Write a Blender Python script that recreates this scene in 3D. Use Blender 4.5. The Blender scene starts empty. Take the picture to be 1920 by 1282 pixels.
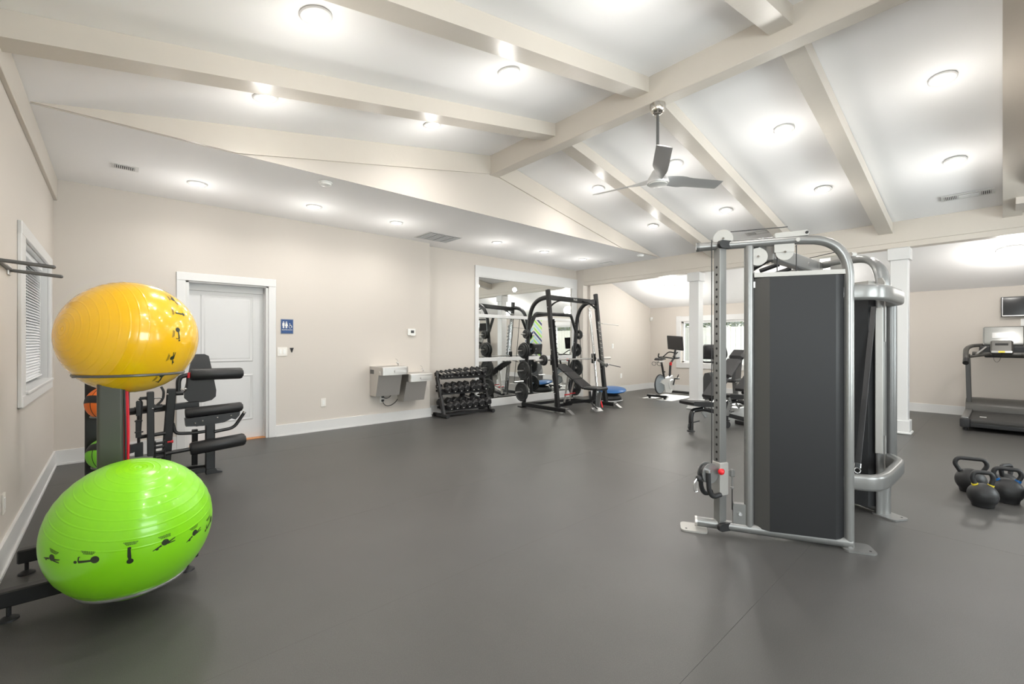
import bpy, bmesh, math, random
from math import sin, cos, pi, radians as R
from mathutils import Vector as V, Matrix as MX
random.seed(7)
SC = bpy.context.scene
COL = SC.collection

# ---------------------------------------------------------------- camera
cam = bpy.data.objects.new('camera', bpy.data.cameras.new('camera'))
COL.objects.link(cam)
cam.location = (0, 0, 1.3)
cam.rotation_euler = (R(90), 0, -R(41.92))
cam.data.sensor_width = 36.0
cam.data.lens = 826.0 / 1920.0 * 36.0
cam.data.clip_start = 0.05
cam.data.shift_y = -0.5 / 1920
SC.camera = cam

# ---------------------------------------------------------------- world, sun, window daylight, exposure
SC.view_settings.view_transform = 'Standard'
SC.view_settings.look = 'None'
SC.view_settings.gamma = 1
SC.view_settings.use_curve_mapping = False
SC.view_settings.exposure = 0.16
W = bpy.data.worlds.new('sky'); SC.world = W; W.use_nodes = True
wn = W.node_tree; wn.nodes.clear()
wo = wn.nodes.new('ShaderNodeOutputWorld'); wb = wn.nodes.new('ShaderNodeBackground')
ws = wn.nodes.new('ShaderNodeTexSky'); ws.sky_type = 'HOSEK_WILKIE'; ws.turbidity = 4
ws.sun_direction = V((2.0, 0.1, 1.6)).normalized()
wn.links.new(ws.outputs[0], wb.inputs[0]); wn.links.new(wb.outputs[0], wo.inputs[0])
wb.inputs[1].default_value = 1.2

def lamp(name, kind, loc, power, color=(1, 1, 1), size=0.1, size_y=None, direction=None, parent=None, spread=None):
    d = bpy.data.lights.new(name, kind); d.energy = power; d.color = color
    if kind == 'AREA':
        d.shape = 'RECTANGLE' if size_y else 'DISK'; d.size = size
        if size_y: d.size_y = size_y
        if spread: d.spread = R(spread)
    elif kind in ('POINT', 'SPOT'): d.shadow_soft_size = size
    elif kind == 'SUN': d.angle = size
    o = bpy.data.objects.new(name, d); COL.objects.link(o); o.location = loc
    if direction is not None: o.rotation_euler = V(direction).to_track_quat('-Z', 'Y').to_euler()
    if parent: o.parent = parent
    return o
lamp('sun', 'SUN', (14, 4, 8), 48.0, (1, .96, .9), R(.6), direction=(-1, -.03, -.81))
# daylight entering through the left and far windows; the front wall pair is added fill
DAY = (.93, .97, 1.0)
lamp('window_daylight', 'AREA', (2.2, -3.1, 1.55), 165, DAY, 2.6, 1.7, (0, 1, .02))  # added fill lamp behind the camera, outside an unseen front window
lamp('window_daylight', 'AREA', (6.2, -3.1, 1.55), 165, DAY, 2.6, 1.7, (0, 1, .02))  # second added fill lamp, for the other unseen front window
lamp('window_daylight', 'AREA', (-.85, -1.2, 1.55), 120, DAY, 1.3, 1.3, (1, .05, 0))
lamp('window_daylight', 'AREA', (-1.15, 5.35, 2.6), 14, DAY, 1.5, .8, (1, 0, -.9))
lamp('window_daylight', 'AREA', (12.15, 4.6, 2.75), 420, DAY, 2.4, 1.2, (-1, 0, -.85))

LP = 8.0      # power of one recessed light
WARM = (1.0, .965, .91)

# ---------------------------------------------------------------- mesh builder
class MB:
    def __init__(s): s.v = []; s.f = []; s.wn = False
    def add(s, vs, fs):
        n = len(s.v); s.v += [tuple(p) for p in vs]; s.f += [tuple(i + n for i in f) for f in fs]; return s
    def box(s, x0, x1, y0, y1, z0, z1):
        return s.add([(x0,y0,z0),(x1,y0,z0),(x1,y1,z0),(x0,y1,z0),(x0,y0,z1),(x1,y0,z1),(x1,y1,z1),(x0,y1,z1)],
                     [(0,3,2,1),(4,5,6,7),(0,1,5,4),(1,2,6,5),(2,3,7,6),(3,0,4,7)])
    def rbox(s, c, size, b=.01, rot=None, seg=2):
        bm = bmesh.new(); bmesh.ops.create_cube(bm, size=1)
        for v in bm.verts: v.co = V((v.co.x*size[0], v.co.y*size[1], v.co.z*size[2]))
        b = min(b, min(size)*.49); s.wn = True
        bmesh.ops.bevel(bm, geom=list(bm.edges), offset=b, segments=seg, profile=.5, affect='EDGES')
        m = (rot.to_4x4() if rot else MX.Identity(4)); c = V(c)
        vs = [m @ v.co + c for v in bm.verts]; fs = [[v.index for v in f.verts] for f in bm.faces]
        bm.free(); return s.add(vs, fs)
    def bar(s, p0, p1, w, h, up=(0,0,1), b=None):
        p0, p1 = V(p0), V(p1); d = p1-p0; L = d.length; d.normalize(); up = V(up)
        if abs(d.dot(up)) > .98: up = V((1,0,0)) if abs(d.x) < .9 else V((0,1,0))
        x = d.cross(up).normalized(); z = x.cross(d).normalized()
        m = MX((x, d, z)).transposed()
        return s.rbox((p0+p1)/2, (w, L, h), b if b is not None else min(w, h)*.12, m, 1)
    def tube(s, pts, r, n=12, ry=None, cap=True, closed=False, up=None):
        pts = [V(p) for p in pts]; N = len(pts); rr = r if isinstance(r, (list, tuple)) else [r]*N
        tang = []
        for i in range(N):
            if closed: t = pts[(i+1) % N]-pts[i-1]
            else: t = pts[min(i+1, N-1)]-pts[max(i-1, 0)]
            tang.append(t.normalized())
        u = V(up) if up else (V((0,0,1)) if abs(tang[0].z) < .9 else V((1,0,0)))
        a = (u - tang[0]*u.dot(tang[0])).normalized(); vs = []
        for i in range(N):
            if up: a = V(up)
            a = (a - tang[i]*a.dot(tang[i]))
            if a.length < 1e-6: a = tang[i].orthogonal()
            a.normalize(); b = tang[i].cross(a)
            k = 1.0
            for j in range(n):
                th = 2*pi*j/n
                vs.append(pts[i] + a*cos(th)*rr[i] + b*sin(th)*(rr[i] if ry is None else ry))
        fs = []
        for i in range(N if closed else N-1):
            for j in range(n):
                i2 = (i+1) % N; fs.append((i*n+j, i*n+(j+1) % n, i2*n+(j+1) % n, i2*n+j))
        if cap and not closed: fs += [tuple(range(n))[::-1], tuple((N-1)*n+j for j in range(n))]
        return s.add(vs, fs)
    def cyl(s, p0, p1, r, n=20, r2=None):
        return s.tube([p0, p1], [r, r if r2 is None else r2], n)
    def lathe(s, prof, c=(0,0,0), axis=(0,0,1), n=32):
        ax = V(axis).normalized(); a = ax.orthogonal().normalized(); b = ax.cross(a); c = V(c); vs = []
        for (r, h) in prof:
            r = max(r, 1e-5)
            for j in range(n):
                t = 2*pi*j/n; vs.append(c + ax*h + a*cos(t)*r + b*sin(t)*r)
        fs = []
        for i in range(len(prof)-1):
            for j in range(n): fs.append((i*n+j, i*n+(j+1) % n, (i+1)*n+(j+1) % n, (i+1)*n+j))
        fs += [tuple(range(n))[::-1], tuple((len(prof)-1)*n+j for j in range(n))]
        return s.add(vs, fs)
    def ball(s, c, r, n=24, m=14):
        if not isinstance(r, (tuple, list)): r = (r, r, r)
        t = MB().lathe([(sin(pi*i/m), -cos(pi*i/m)) for i in range(m+1)], n=n)
        return s.add([(c[0]+v[0]*r[0], c[1]+v[1]*r[1], c[2]+v[2]*r[2]) for v in t.v], t.f)
    def torus(s, c, R0, r, axis=(0,0,1), n=40, m=10):
        ax = V(axis).normalized(); a = ax.orthogonal().normalized(); b = ax.cross(a); c = V(c)
        return s.tube([c + a*cos(2*pi*i/n)*R0 + b*sin(2*pi*i/n)*R0 for i in range(n)], r, m, closed=True)
    def prism(s, poly, a, b, fn=None):
        """extrude a 2D outline between depths a and b; fn maps (u, v, depth) to a point"""
        fn = fn or (lambda u, v, w: (u, v, w)); n = len(poly)
        vs = [fn(u, v, a) for u, v in poly]+[fn(u, v, b) for u, v in poly]
        fs = [tuple(range(n))[::-1], tuple(range(n, 2*n))]+[(i, (i+1) % n, n+(i+1) % n, n+i) for i in range(n)]
        return s.add(vs, fs)
    def xf(s, m):
        s.v = [tuple(m @ V(p)) for p in s.v]; return s

def rrect(w, h, r, n=5, cx=0, cy=0):
    out = []
    for (sx, sy, a0) in ((1,1,0),(-1,1,90),(-1,-1,180),(1,-1,270)):
        for i in range(n+1):
            a = R(a0+90*i/n); out.append((cx+sx*(w/2-r)+cos(a)*r, cy+sy*(h/2-r)+sin(a)*r))
    return out
def fillet(pts, rad, n=6):
    pts = [V(p) for p in pts]; out = [pts[0]]
    for i in range(1, len(pts)-1):
        p = pts[i]; a = pts[i-1]-p; b = pts[i+1]-p
        k = min(rad, a.length*.49, b.length*.49)
        a = p+a.normalized()*k; b = p+b.normalized()*k
        for j in range(n+1):
            t = j/n; out.append(a*(1-t)**2 + p*2*t*(1-t) + b*t*t)
    out.append(pts[-1]); return out
def bez(p0, p1, p2, p3, n=12):
    p0, p1, p2, p3 = map(V, (p0, p1, p2, p3))
    return [p0*(1-t)**3+p1*3*t*(1-t)**2+p2*3*t*t*(1-t)+p3*t**3 for t in [i/n for i in range(n+1)]]

def mesh_of(name, mb, m, smooth=35):
    me = bpy.data.meshes.new(name); me.from_pydata(mb.v, [], mb.f); me.validate()
    bm = bmesh.new(); bm.from_mesh(me); bmesh.ops.recalc_face_normals(bm, faces=bm.faces); bm.to_mesh(me); bm.free()
    me.materials.append(m)
    if smooth:
        me.shade_smooth(); me.set_sharp_from_angle(angle=R(smooth))
    return me
def part(name, mb, m, parent=None, label=None, smooth=35, kind=None):
    o = bpy.data.objects.new(name, mesh_of(name, mb, m, smooth)); COL.objects.link(o)
    if mb.wn and smooth:
        w_ = o.modifiers.new('weighted_normal', 'WEIGHTED_NORMAL'); w_.keep_sharp = True; w_.weight = 80
    if parent: o.parent = parent
    if label: o['label'] = label
    if kind: o['kind'] = kind
    return o
def tag(o, label, cat, group=None):
    o['label'] = label; o['category'] = cat
    if group: o['group'] = group
    return o
def thing(name, label, cat, loc=(0,0,0), rz=0, group=None):
    o = bpy.data.objects.new(name, None); COL.objects.link(o); o.empty_display_size = .1
    o.location = loc; o.rotation_euler = (0, 0, rz); return tag(o, label, cat, group)
def struct(name, mb, m, parent=None, smooth=None):
    o = part(name, mb, m, parent, smooth=smooth)
    if not parent: o['kind'] = 'structure'
    return o
def kids(o): return [c for c in COL.objects if c.parent == o]
def copy_tree(o, parent=None):
    ch = [(c, [g for g in c.children]) for c in o.children]
    c = o.copy(); COL.objects.link(c)
    if parent: c.parent = parent
    for a, gs in ch:
        if a.type == 'LIGHT': continue
        b = a.copy(); COL.objects.link(b); b.parent = c
        for g in gs:
            h = g.copy(); COL.objects.link(h); h.parent = b
    return c
_tc = {}
def text_mb(txt, size, fn, depth=.0006):
    cu = bpy.data.curves.new('t', 'FONT'); cu.body = txt; cu.size = size; cu.align_x = 'CENTER'; cu.align_y = 'CENTER'
    cu.extrude = depth; cu.resolution_u = 2
    o = bpy.data.objects.new('t', cu); COL.objects.link(o)
    dg = bpy.context.evaluated_depsgraph_get(); me = bpy.data.meshes.new_from_object(o.evaluated_get(dg))
    m = MB().add([fn(*v.co) for v in me.vertices], [tuple(p.vertices) for p in me.polygons])
    bpy.data.objects.remove(o); bpy.data.curves.remove(cu); bpy.data.meshes.remove(me); return m

# ---------------------------------------------------------------- materials
def mat(name, col, rough=.5, metal=0., bump=0., scale=60., var=0., vscale=3., spec=None, emit=0., sss=0., coat=0., sheen=0., detail=3, trans=0.):
    m = bpy.data.materials.new(name); m.use_nodes = True; nt = m.node_tree; p = nt.nodes['Principled BSDF']
    c = (*col, 1); p.inputs['Base Color'].default_value = c; p.inputs['Roughness'].default_value = rough
    p.inputs['Metallic'].default_value = metal
    if spec is not None: p.inputs['Specular IOR Level'].default_value = spec
    if coat: p.inputs['Coat Weight'].default_value = coat; p.inputs['Coat Roughness'].default_value = .08
    if sheen: p.inputs['Sheen Weight'].default_value = sheen
    if sss:
        p.inputs['Subsurface Weight'].default_value = sss; p.inputs['Subsurface Radius'].default_value = (.05, .05, .02)
    if emit: p.inputs['Emission Color'].default_value = c; p.inputs['Emission Strength'].default_value = emit
    tc = nt.nodes.new('ShaderNodeTexCoord')
    if var:
        n = nt.nodes.new('ShaderNodeTexNoise'); n.inputs['Scale'].default_value = vscale; n.inputs['Detail'].default_value = 5
        nt.links.new(tc.outputs['Object'], n.inputs['Vector'])
        mx = nt.nodes.new('ShaderNodeMix'); mx.data_type = 'RGBA'
        mx.inputs[6].default_value = tuple(x*(1-var) for x in col)+(1,); mx.inputs[7].default_value = tuple(min(1, x*(1+var)) for x in col)+(1,)
        nt.links.new(n.outputs['Fac'], mx.inputs[0]); nt.links.new(mx.outputs[2], p.inputs['Base Color'])
    if bump:
        n = nt.nodes.new('ShaderNodeTexNoise'); n.inputs['Scale'].default_value = scale; n.inputs['Detail'].default_value = detail
        nt.links.new(tc.outputs['Object'], n.inputs['Vector'])
        b = nt.nodes.new('ShaderNodeBump'); b.inputs['Strength'].default_value = bump; b.inputs['Distance'].default_value = .003
        nt.links.new(n.outputs['Fac'], b.inputs['Height']); nt.links.new(b.outputs[0], p.inputs['Normal'])
    return m
M = {}
M['wall'] = mat('wall_paint', (.60, .556, .507), .65, bump=.08, scale=180, var=.012, vscale=1.2)
M['ceil'] = mat('ceiling_paint', (.92, .915, .92), .75, bump=.05, scale=220)
M['beam'] = mat('beam_paint', (.62, .574, .513), .33, bump=.35, scale=22, var=.02, vscale=6)
M['trim'] = mat('trim_paint', (.68, .68, .675), .35)
M['door'] = mat('door_paint', (.66, .66, .66), .4)
M['white'] = mat('white_plastic', (.82, .82, .80), .35)
M['ivory'] = mat('ivory_plastic', (.80, .775, .73), .4)
M['black'] = mat('black_powder_coat', (.011, .011, .012), .38, bump=.05, scale=300)
M['blackplastic'] = mat('black_plastic', (.022, .022, .024), .45)
M['vinyl'] = mat('black_vinyl', (.014, .014, .015), .42, bump=.25, scale=260)
M['greyvinyl'] = mat('grey_vinyl', (.055, .055, .057), .5, bump=.2, scale=260)
M['rubber'] = mat('black_rubber', (.014, .014, .015), .55, bump=.1, scale=200)
M['silver'] = mat('silver_powder_coat', (.235, .235, .23), .33, .55, bump=.03, scale=400)
M['silverlt'] = mat('light_silver_paint', (.37, .36, .34), .4, .25)
M['greymetal'] = mat('grey_powder_coat', (.13, .13, .128), .38, .45)
M['postgrey'] = mat('post_grey_paint', (.075, .078, .067), .36, .2)
M['chrome'] = mat('chrome', (.82, .82, .82), .1, 1.)
M['steel'] = mat('brushed_stainless', (.62, .60, .575), .36, .8, bump=.05, scale=90)
M['nickel'] = mat('brushed_nickel', (.55, .52, .48), .22, 1.)
M['fan'] = mat('fan_aluminium', (.62, .62, .62), .35, .65)
M['shroud'] = mat('charcoal_shroud', (.0165, .0168, .018), .5, spec=.3, bump=.05, scale=400)
M['shroudlt'] = mat('charcoal_shroud_bevel', (.055, .054, .052), .42)
M['red'] = mat('red_plastic', (.62, .012, .02), .35)
M['redband'] = mat('red_rubber', (.72, .01, .03), .4)
M['yellow'] = mat('yellow_vinyl', (.93, .53, .004), .24, sss=.12, bump=.03, scale=40, coat=.8)
M['green'] = mat('green_vinyl', (.24, .68, .008), .28, sss=.12, bump=.03, scale=40, coat=.3)
M['ink'] = mat('printed_ink', (.02, .03, .012), .45)
M['orangeb'] = mat('orange_rubber', (.86, .17, .012), .5, bump=.5, scale=420)
M['greenb'] = mat('green_rubber', (.19, .60, .03), .5, bump=.5, scale=420)
M['blue'] = mat('blue_vinyl', (.006, .10, .31), .3)
M['bluesign'] = mat('blue_sign', (.004, .05, .19), .4)
M['signrim'] = mat('sign_rim', (.22, .25, .33), .4)
M['lens'] = mat('lit_lens', (1, .985, .95), .4, emit=9.)
M['flush'] = mat('lit_glass_shade', (1, .98, .94), .4, emit=2.2)
M['dark'] = mat('dark_recess', (.012, .012, .012), .7)
M['screen'] = mat('screen_glass', (.012, .012, .014), .12)
M['greyscreen'] = mat('console_glass', (.26, .265, .25), .22)
M['belt'] = mat('treadmill_belt', (.035, .034, .032), .7, bump=.2, scale=300)
M['tmill'] = mat('treadmill_grey', (.085, .082, .076), .42, .25)
M['yel'] = mat('yellow_plastic', (.75, .6, .03), .4)
M['lime'] = mat('lime_paint', (.30, .62, .10), .6)
M['navy'] = mat('navy_paint', (.02, .04, .13), .6)
M['sky'] = mat('pale_blue_paint', (.30, .50, .62), .6)
M['wood'] = mat('oak_threshold', (.55, .24, .08), .5, var=.15, vscale=20)
M['leaf'] = mat('leaf_green', (.07, .10, .035), .6, var=.9, vscale=14)
M['fence'] = mat('pale_fence', (.21, .225, .225), .8, var=.12, vscale=5)
M['grass'] = mat('outdoor_ground', (.10, .10, .09), .9)
M['slat'] = mat('blind_slat', (.80, .81, .83), .45)
M['hexr'] = mat('dumbbell_rubber', (.016, .016, .017), .5, bump=.15, scale=120)
M['iron'] = mat('cast_iron_plate', (.02, .021, .021), .45, bump=.1, scale=80)
M['bluegrey'] = mat('flywheel_grey', (.30, .34, .37), .3, .6)
M['bikewhite'] = mat('bike_silver', (.62, .62, .61), .35, .4)

# mirror glass
m = bpy.data.materials.new('mirror_glass'); m.use_nodes = True; p = m.node_tree.nodes['Principled BSDF']
p.inputs['Base Color'].default_value = (.86, .88, .87, 1); p.inputs['Metallic'].default_value = 1; p.inputs['Roughness'].default_value = .003
M['mirror'] = m
# window glass : clear with a fresnel reflection
m = bpy.data.materials.new('window_glass'); m.use_nodes = True; nt = m.node_tree; nt.nodes.clear()
o = nt.nodes.new('ShaderNodeOutputMaterial'); mx = nt.nodes.new('ShaderNodeMixShader'); t = nt.nodes.new('ShaderNodeBsdfTransparent')
g = nt.nodes.new('ShaderNodeBsdfGlossy'); fr = nt.nodes.new('ShaderNodeFresnel'); g.inputs['Roughness'].default_value = .02
t.inputs[0].default_value = (.94, .96, .95, 1); fr.inputs[0].default_value = 1.45
nt.links.new(fr.outputs[0], mx.inputs[0]); nt.links.new(t.outputs[0], mx.inputs[1]); nt.links.new(g.outputs[0], mx.inputs[2]); nt.links.new(mx.outputs[0], o.inputs[0])
M['glass'] = m
# rubber floor : dark grey, crumb relief, scuffs, pale flecks
def floor_mat():
    m = bpy.data.materials.new('rubber_floor'); m.use_nodes = True; nt = m.node_tree; p = nt.nodes['Principled BSDF']; L = nt.links.new
    tc = nt.nodes.new('ShaderNodeNewGeometry').outputs['Position']
    def noise(sc, det=4, ro=.6):
        n = nt.nodes.new('ShaderNodeTexNoise'); n.inputs['Scale'].default_value = sc; n.inputs['Detail'].default_value = det
        n.inputs['Roughness'].default_value = ro; L(tc, n.inputs['Vector']); return n.outputs['Fac']
    def ramp(f, a, b, c0, c1):
        r = nt.nodes.new('ShaderNodeValToRGB'); r.color_ramp.elements[0].position = a; r.color_ramp.elements[1].position = b
        r.color_ramp.elements[0].color = (*c0, 1); r.color_ramp.elements[1].color = (*c1, 1); L(f, r.inputs[0]); return r.outputs[0]
    base = ramp(noise(1.1, 5), .3, .7, (.058, .056, .0535), (.072, .0695, .0665))
    crumb = ramp(noise(320, 2), .42, .75, (.8,)*3, (1.5,)*3)
    mu = nt.nodes.new('ShaderNodeMix'); mu.data_type = 'RGBA'; mu.blend_type = 'MULTIPLY'; mu.inputs[0].default_value = .8
    L(base, mu.inputs[6]); L(crumb, mu.inputs[7])
    vo = nt.nodes.new('ShaderNodeTexVoronoi'); vo.inputs['Scale'].default_value = 2.3; L(tc, vo.inputs['Vector'])
    fl = ramp(vo.outputs['Distance'], .006, .010, (1,)*3, (0,)*3)
    sc = ramp(noise(2.2, 8, .75), .66, .80, (0,)*3, (.16,)*3)
    ad = nt.nodes.new('ShaderNodeMath'); ad.operation = 'MAXIMUM'; L(fl, ad.inputs[0]); L(sc, ad.inputs[1])
    mx = nt.nodes.new('ShaderNodeMix'); mx.data_type = 'RGBA'; L(ad.outputs[0], mx.inputs[0]); L(mu.outputs[2], mx.inputs[6]); mx.inputs[7].default_value = (.34, .33, .31, 1)
    L(mx.outputs[2], p.inputs['Base Color']); p.inputs['Roughness'].default_value = .40; p.inputs['Specular IOR Level'].default_value = .5
    b = nt.nodes.new('ShaderNodeBump'); b.inputs['Strength'].default_value = .35; b.inputs['Distance'].default_value = .002
    L(noise(260, 3), b.inputs['Height']); L(b.outputs[0], p.inputs['Normal'])
    return m
M['floor'] = floor_mat()
# ================================================================= THE SETTING
XL, XH, XF = -.49, 8.27, 11.15      # left wall, header face, far wall
YB, YB2, YFR, YF = 6.65, 6.865, 6.60, -2.6
ZC, ZV = 3.01, .19                  # flat ceiling height, vault slope
XR0, XR1 = 3.77, 3.92               # ridge beam sides
XRC = (XR0+XR1)/2
YG = 4.66
ZR = ZC+ZV*(XRC-XL)
def zvault(x): return ZC+ZV*(min(x, 2*XRC-x)-XL) if True else 0

# floor : sub slab with separate rubber rolls laid side by side along X
fl = struct('floor', MB().box(XL-.2, XF+.2, YF-.2, 7.1, -.12, -.012), M['dark'])
ys = [YF]+[.82-1.22*2, .82-1.22, .82, 2.04, 3.26, 4.43, 5.74]+[6.9]
for i in range(len(ys)-1):
    xs = [XL, 7.82, XF] if i % 2 else [XL, 4.1, XF]
    if i == len(ys)-3: xs = [XL, 7.82, XF]
    for j in range(len(xs)-1):
        g = .0002
        struct('rubber_mat', MB().rbox(((xs[j]+xs[j+1])/2, (ys[i]+ys[i+1])/2, -.006+.0003*((i+j) % 2)), (xs[j+1]-xs[j]-2*g, ys[i+1]-ys[i]-2*g, .012), .0006, seg=1), M['floor'], fl)

def wall_with_hole(axis, pos, th, a0, a1, z1, holes):
    """wall slab at axis=pos..pos+th running a0..a1, with rectangular holes (a,b,z0,z1)"""
    mb = MB()
    def bx(u0, u1, v0, v1):
        if u1-u0 < 1e-4 or v1-v0 < 1e-4: return
        if axis == 'x': mb.box(min(pos, pos+th), max(pos, pos+th), u0, u1, v0, v1)
        else: mb.box(u0, u1, min(pos, pos+th), max(pos, pos+th), v0, v1)
    c = a0
    for (h0, h1, v0, v1) in sorted(holes):
        bx(c, h0, 0, z1); bx(h0, h1, 0, v0); bx(h0, h1, v1, z1); c = h1
    bx(c, a1, 0, z1); return mb
WL = (4.54, 6.10, .95, 2.02)                  # left window opening
struct('wall_left', wall_with_hole('x', XL, -.16, YF, YB+.3, 3.2, [(-1.9, -.5, .9, 2.2), WL]), M['wall'])
DR = (.63, 1.534, 0, 2.045)
struct('wall_back', wall_with_hole('y', YB, .5, XL-.16, 4.053, 3.2, [DR]), M['wall'])
struct('wall_back', MB().box(4.053, 8.45, YB2, 7.15, 0, 3.2).box(8.25, 8.45, 6.66, YB2, 0, 3.0), M['wall'])
struct('wall_back', MB().box(8.45, XF+.15, YFR, 7.15, 0, 3.2), M['wall'])
WF = (3.45, 5.70, .75, 1.83)
struct('wall_far', wall_with_hole('x', XF, .15, YF, 7.15, 3.2, [WF]), M['wall'])
struct('wall_front', wall_with_hole('y', YF, -.15, XL-.16, XF+.15, 3.2, [(.9, 3.5, .7, 2.4), (4.9, 7.5, .7, 2.4)]), M['wall'])
# vaulted ceiling, the flat strips, the far room's sloping ceiling
def slab(x0, z0, x1, z1, y0, y1, t=.1):
    return MB().add([(x0,y0,z0),(x1,y0,z1),(x1,y1,z1),(x0,y1,z0),(x0,y0,z0+t),(x1,y0,z1+t),(x1,y1,z1+t),(x0,y1,z0+t)],
                    [(0,1,2,3),(4,7,6,5),(0,4,5,1),(1,5,6,2),(2,6,7,3),(3,7,4,0)])
struct('ceiling', slab(XL-.15, ZC-.15*ZV, XRC, ZR, -.2, YG+.05), M['ceil'])
struct('ceiling', slab(XRC, ZR, XH+.25, ZC-.25*ZV+.0, -.2, YG+.05), M['ceil'])
struct('ceiling', MB().box(XL-.15, XH+.2, YG+.0055, 7.1, ZC, ZC+.1), M['ceil'])
struct('ceiling', MB().box(XL-.15, XH+.2, YF-.1, -.17, ZC, ZC+.1), M['ceil'])
struct('ceiling', slab(XH+.15, 3.03, XF+.1, 2.205, YF-.1, 7.1), M['ceil'])
# gable walls closing the vault above the flat strips
def gable(y0, y1):
    return MB().prism([(XL-.1, ZC), (XH+.1, ZC), (XRC, ZR+.08)], y0, y1, lambda u, v, w: (u, w, v))
struct('wall_gable_back', gable(YG, YG+.006), M['wall'])
struct('wall_gable_front', gable(-.26, -.17), M['wall'])
# beams
k = [0]
def trim(mb, m='beam', smooth=None):
    k[0] += 1; return struct('trim_%d' % k[0], mb, M[m], smooth=smooth)
trim(MB().rbox((XRC, (YG-.16)/2, 3.75), (XR1-XR0, YG+.16, .374), .006, seg=1))             # ridge beam
def rafter(y0, y1, d, side):
    if side < 0: pts = [(XL+.005, zvault(XL)), (XR0, zvault(XR0)), (XR0, zvault(XR0)-d), (XL+.005+(0 if d < .2 else 0), zvault(XL)-d)]
    else: pts = [(XR1, zvault(XR1)), (XH-.002, zvault(XH)), (XH-.002, zvault(XH)-d), (XR1, zvault(XR1)-d)]
    return MB().prism(pts, y0, y1, lambda u, v, w: (u, w, v))
for (y0, y1) in ((3.45, 3.62), (2.25, 2.41), (1.05, 1.21), (-.16, .0)):
    for s in (-1, 1): trim(rafter(y0, y1, .145, s))
# deep rafters lying against the back gable, cut off level with the flat ceiling
for s in (-1, 1):
    xa = XL+.25/ZV
    P = [(XL+.03, ZC+.006), (XR0, zvault(XR0)), (XR0, zvault(XR0)-.245), (xa, ZC+.003)]
    if s > 0: P = [(2*XRC-u, v) for u, v in P]; P[1] = (XR1, zvault(XR1)); P[2] = (XR1, zvault(XR1)-.245)
    trim(MB().prism(P, YG-.022, YG+.003, lambda u, v, w: (u, w, v)))
trim(MB().rbox((XL+.013, (YB+YF)/2, 2.898), (.03, YB-YF, .225), .004, seg=1))               # ledger on the left wall
trim(MB().rbox((8.36, (YB2+YF)/2, 2.86), (.2, YB2-YF, .30), .004, seg=1))                    # header beam upper
trim(MB().rbox((8.36, (YB2-.2+YF)/2, 2.69), (.17, YB2-.2-YF, .11), .004, seg=1))             # header beam lower
trim(MB().box(8.268, 8.45, YF, YB2, 2.735, 2.75))
trim(MB().rbox((7.98, -.45, 3.45), (.58, .7, 1.14), .005, seg=1), 'wall')                      # boxed soffit at the right edge
# columns with capital and plinth
for (cx, cy) in ((8.36, 3.97), (8.36, .985)):
    t = trim(MB().rbox((cx, cy, 1.33), (.19, .19, 2.62), .006, seg=1), 'trim')
    part('capital', MB().rbox((cx, cy, 2.545), (.245, .245, .17), .006, seg=1), M['trim'], t)
    part('plinth', MB().rbox((cx, cy, .095), (.235, .235, .19), .006, seg=1).rbox((cx, cy, .015), (.27, .27, .03), .008, seg=1), M['trim'], t)
# baseboards
def bboard(name, *boxes):
    mb = MB()
    for b in boxes: mb.box(*b)
    return struct(name, mb, M['trim'])
def base_run(name, axis, pos, s, a0, a1, h=.155):
    mb = MB()
    for (d, z0, z1) in ((.016, 0, h), (.026, 0, .02)):
        p0, p1 = sorted((pos, pos+s*d))
        mb.box(p0, p1, a0, a1, z0, z1) if axis == 'x' else mb.box(a0, a1, p0, p1, z0, z1)
    return struct(name, mb, M['trim'])
base_run('baseboard_left', 'x', XL, 1, YF, YB)
base_run('baseboard_back', 'y', YB, -1, XL, .536); base_run('baseboard_back', 'y', YB, -1, 1.622, 4.079)
base_run('baseboard_back', 'y', YB2, -1, 4.053, 5.18); base_run('baseboard_back', 'x', 4.053, 1, YB, YB2)
base_run('baseboard_back', 'y', YFR, -1, 8.45, XF); base_run('baseboard_back', 'x', 8.25, -1, 6.66, YB2)
base_run('baseboard_far', 'x', XF, -1, YF, YFR); base_run('baseboard_front', 'y', YF, 1, XL, XF)

# ---- door_1 (two panel door in the back wall)
d = struct('door_1', MB().box(.655, 1.51, 6.775, 6.815, .012, 1.945), M['door'])
def door_panel(z0, z1):
    x0, x1, y = .79, 1.375, 6.775
    mb = MB(); a = .012; b = .035; c = .05
    def ring(e0, y0, e1, y1):
        p = [(x0+e0, z0+e0), (x1-e0, z0+e0), (x1-e0, z1-e0), (x0+e0, z1-e0)]; q = [(x0+e1, z0+e1), (x1-e1, z0+e1), (x1-e1, z1-e1), (x0+e1, z1-e1)]
        mb.add([(u, y0, w) for u, w in p]+[(u, y1, w) for u, w in q], [(i, (i+1) % 4, 4+(i+1) % 4, 4+i) for i in range(4)])
    ring(0, y-.001, a, y-.008); ring(a, y-.008, b, y-.002); ring(b, y-.002, c, y-.007)
    q = [(x0+c, z0+c), (x1-c, z0+c), (x1-c, z1-c), (x0+c, z1-c)]; mb.add([(u, y-.007, w) for u, w in q], [(0, 1, 2, 3)])
    return mb
part('door_panel', door_panel(1.035, 1.90), M['door'], d); part('door_panel', door_panel(.255, .865), M['door'], d)
jm = MB().box(.63, .66, 6.652, 6.86, 0, 2.045).box(1.505, 1.534, 6.652, 6.86, 0, 2.045).box(.63, 1.534, 6.652, 6.86, 2.03, 2.046)
jm.box(.655, 1.51, 6.765, 6.83, 1.947, 2.04).box(.656, .672, 6.745, 6.776, 0, 1.95).box(1.495, 1.51, 6.745, 6.776, 0, 1.95)
part('door_jamb', jm, M['trim'], d, smooth=None)
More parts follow.
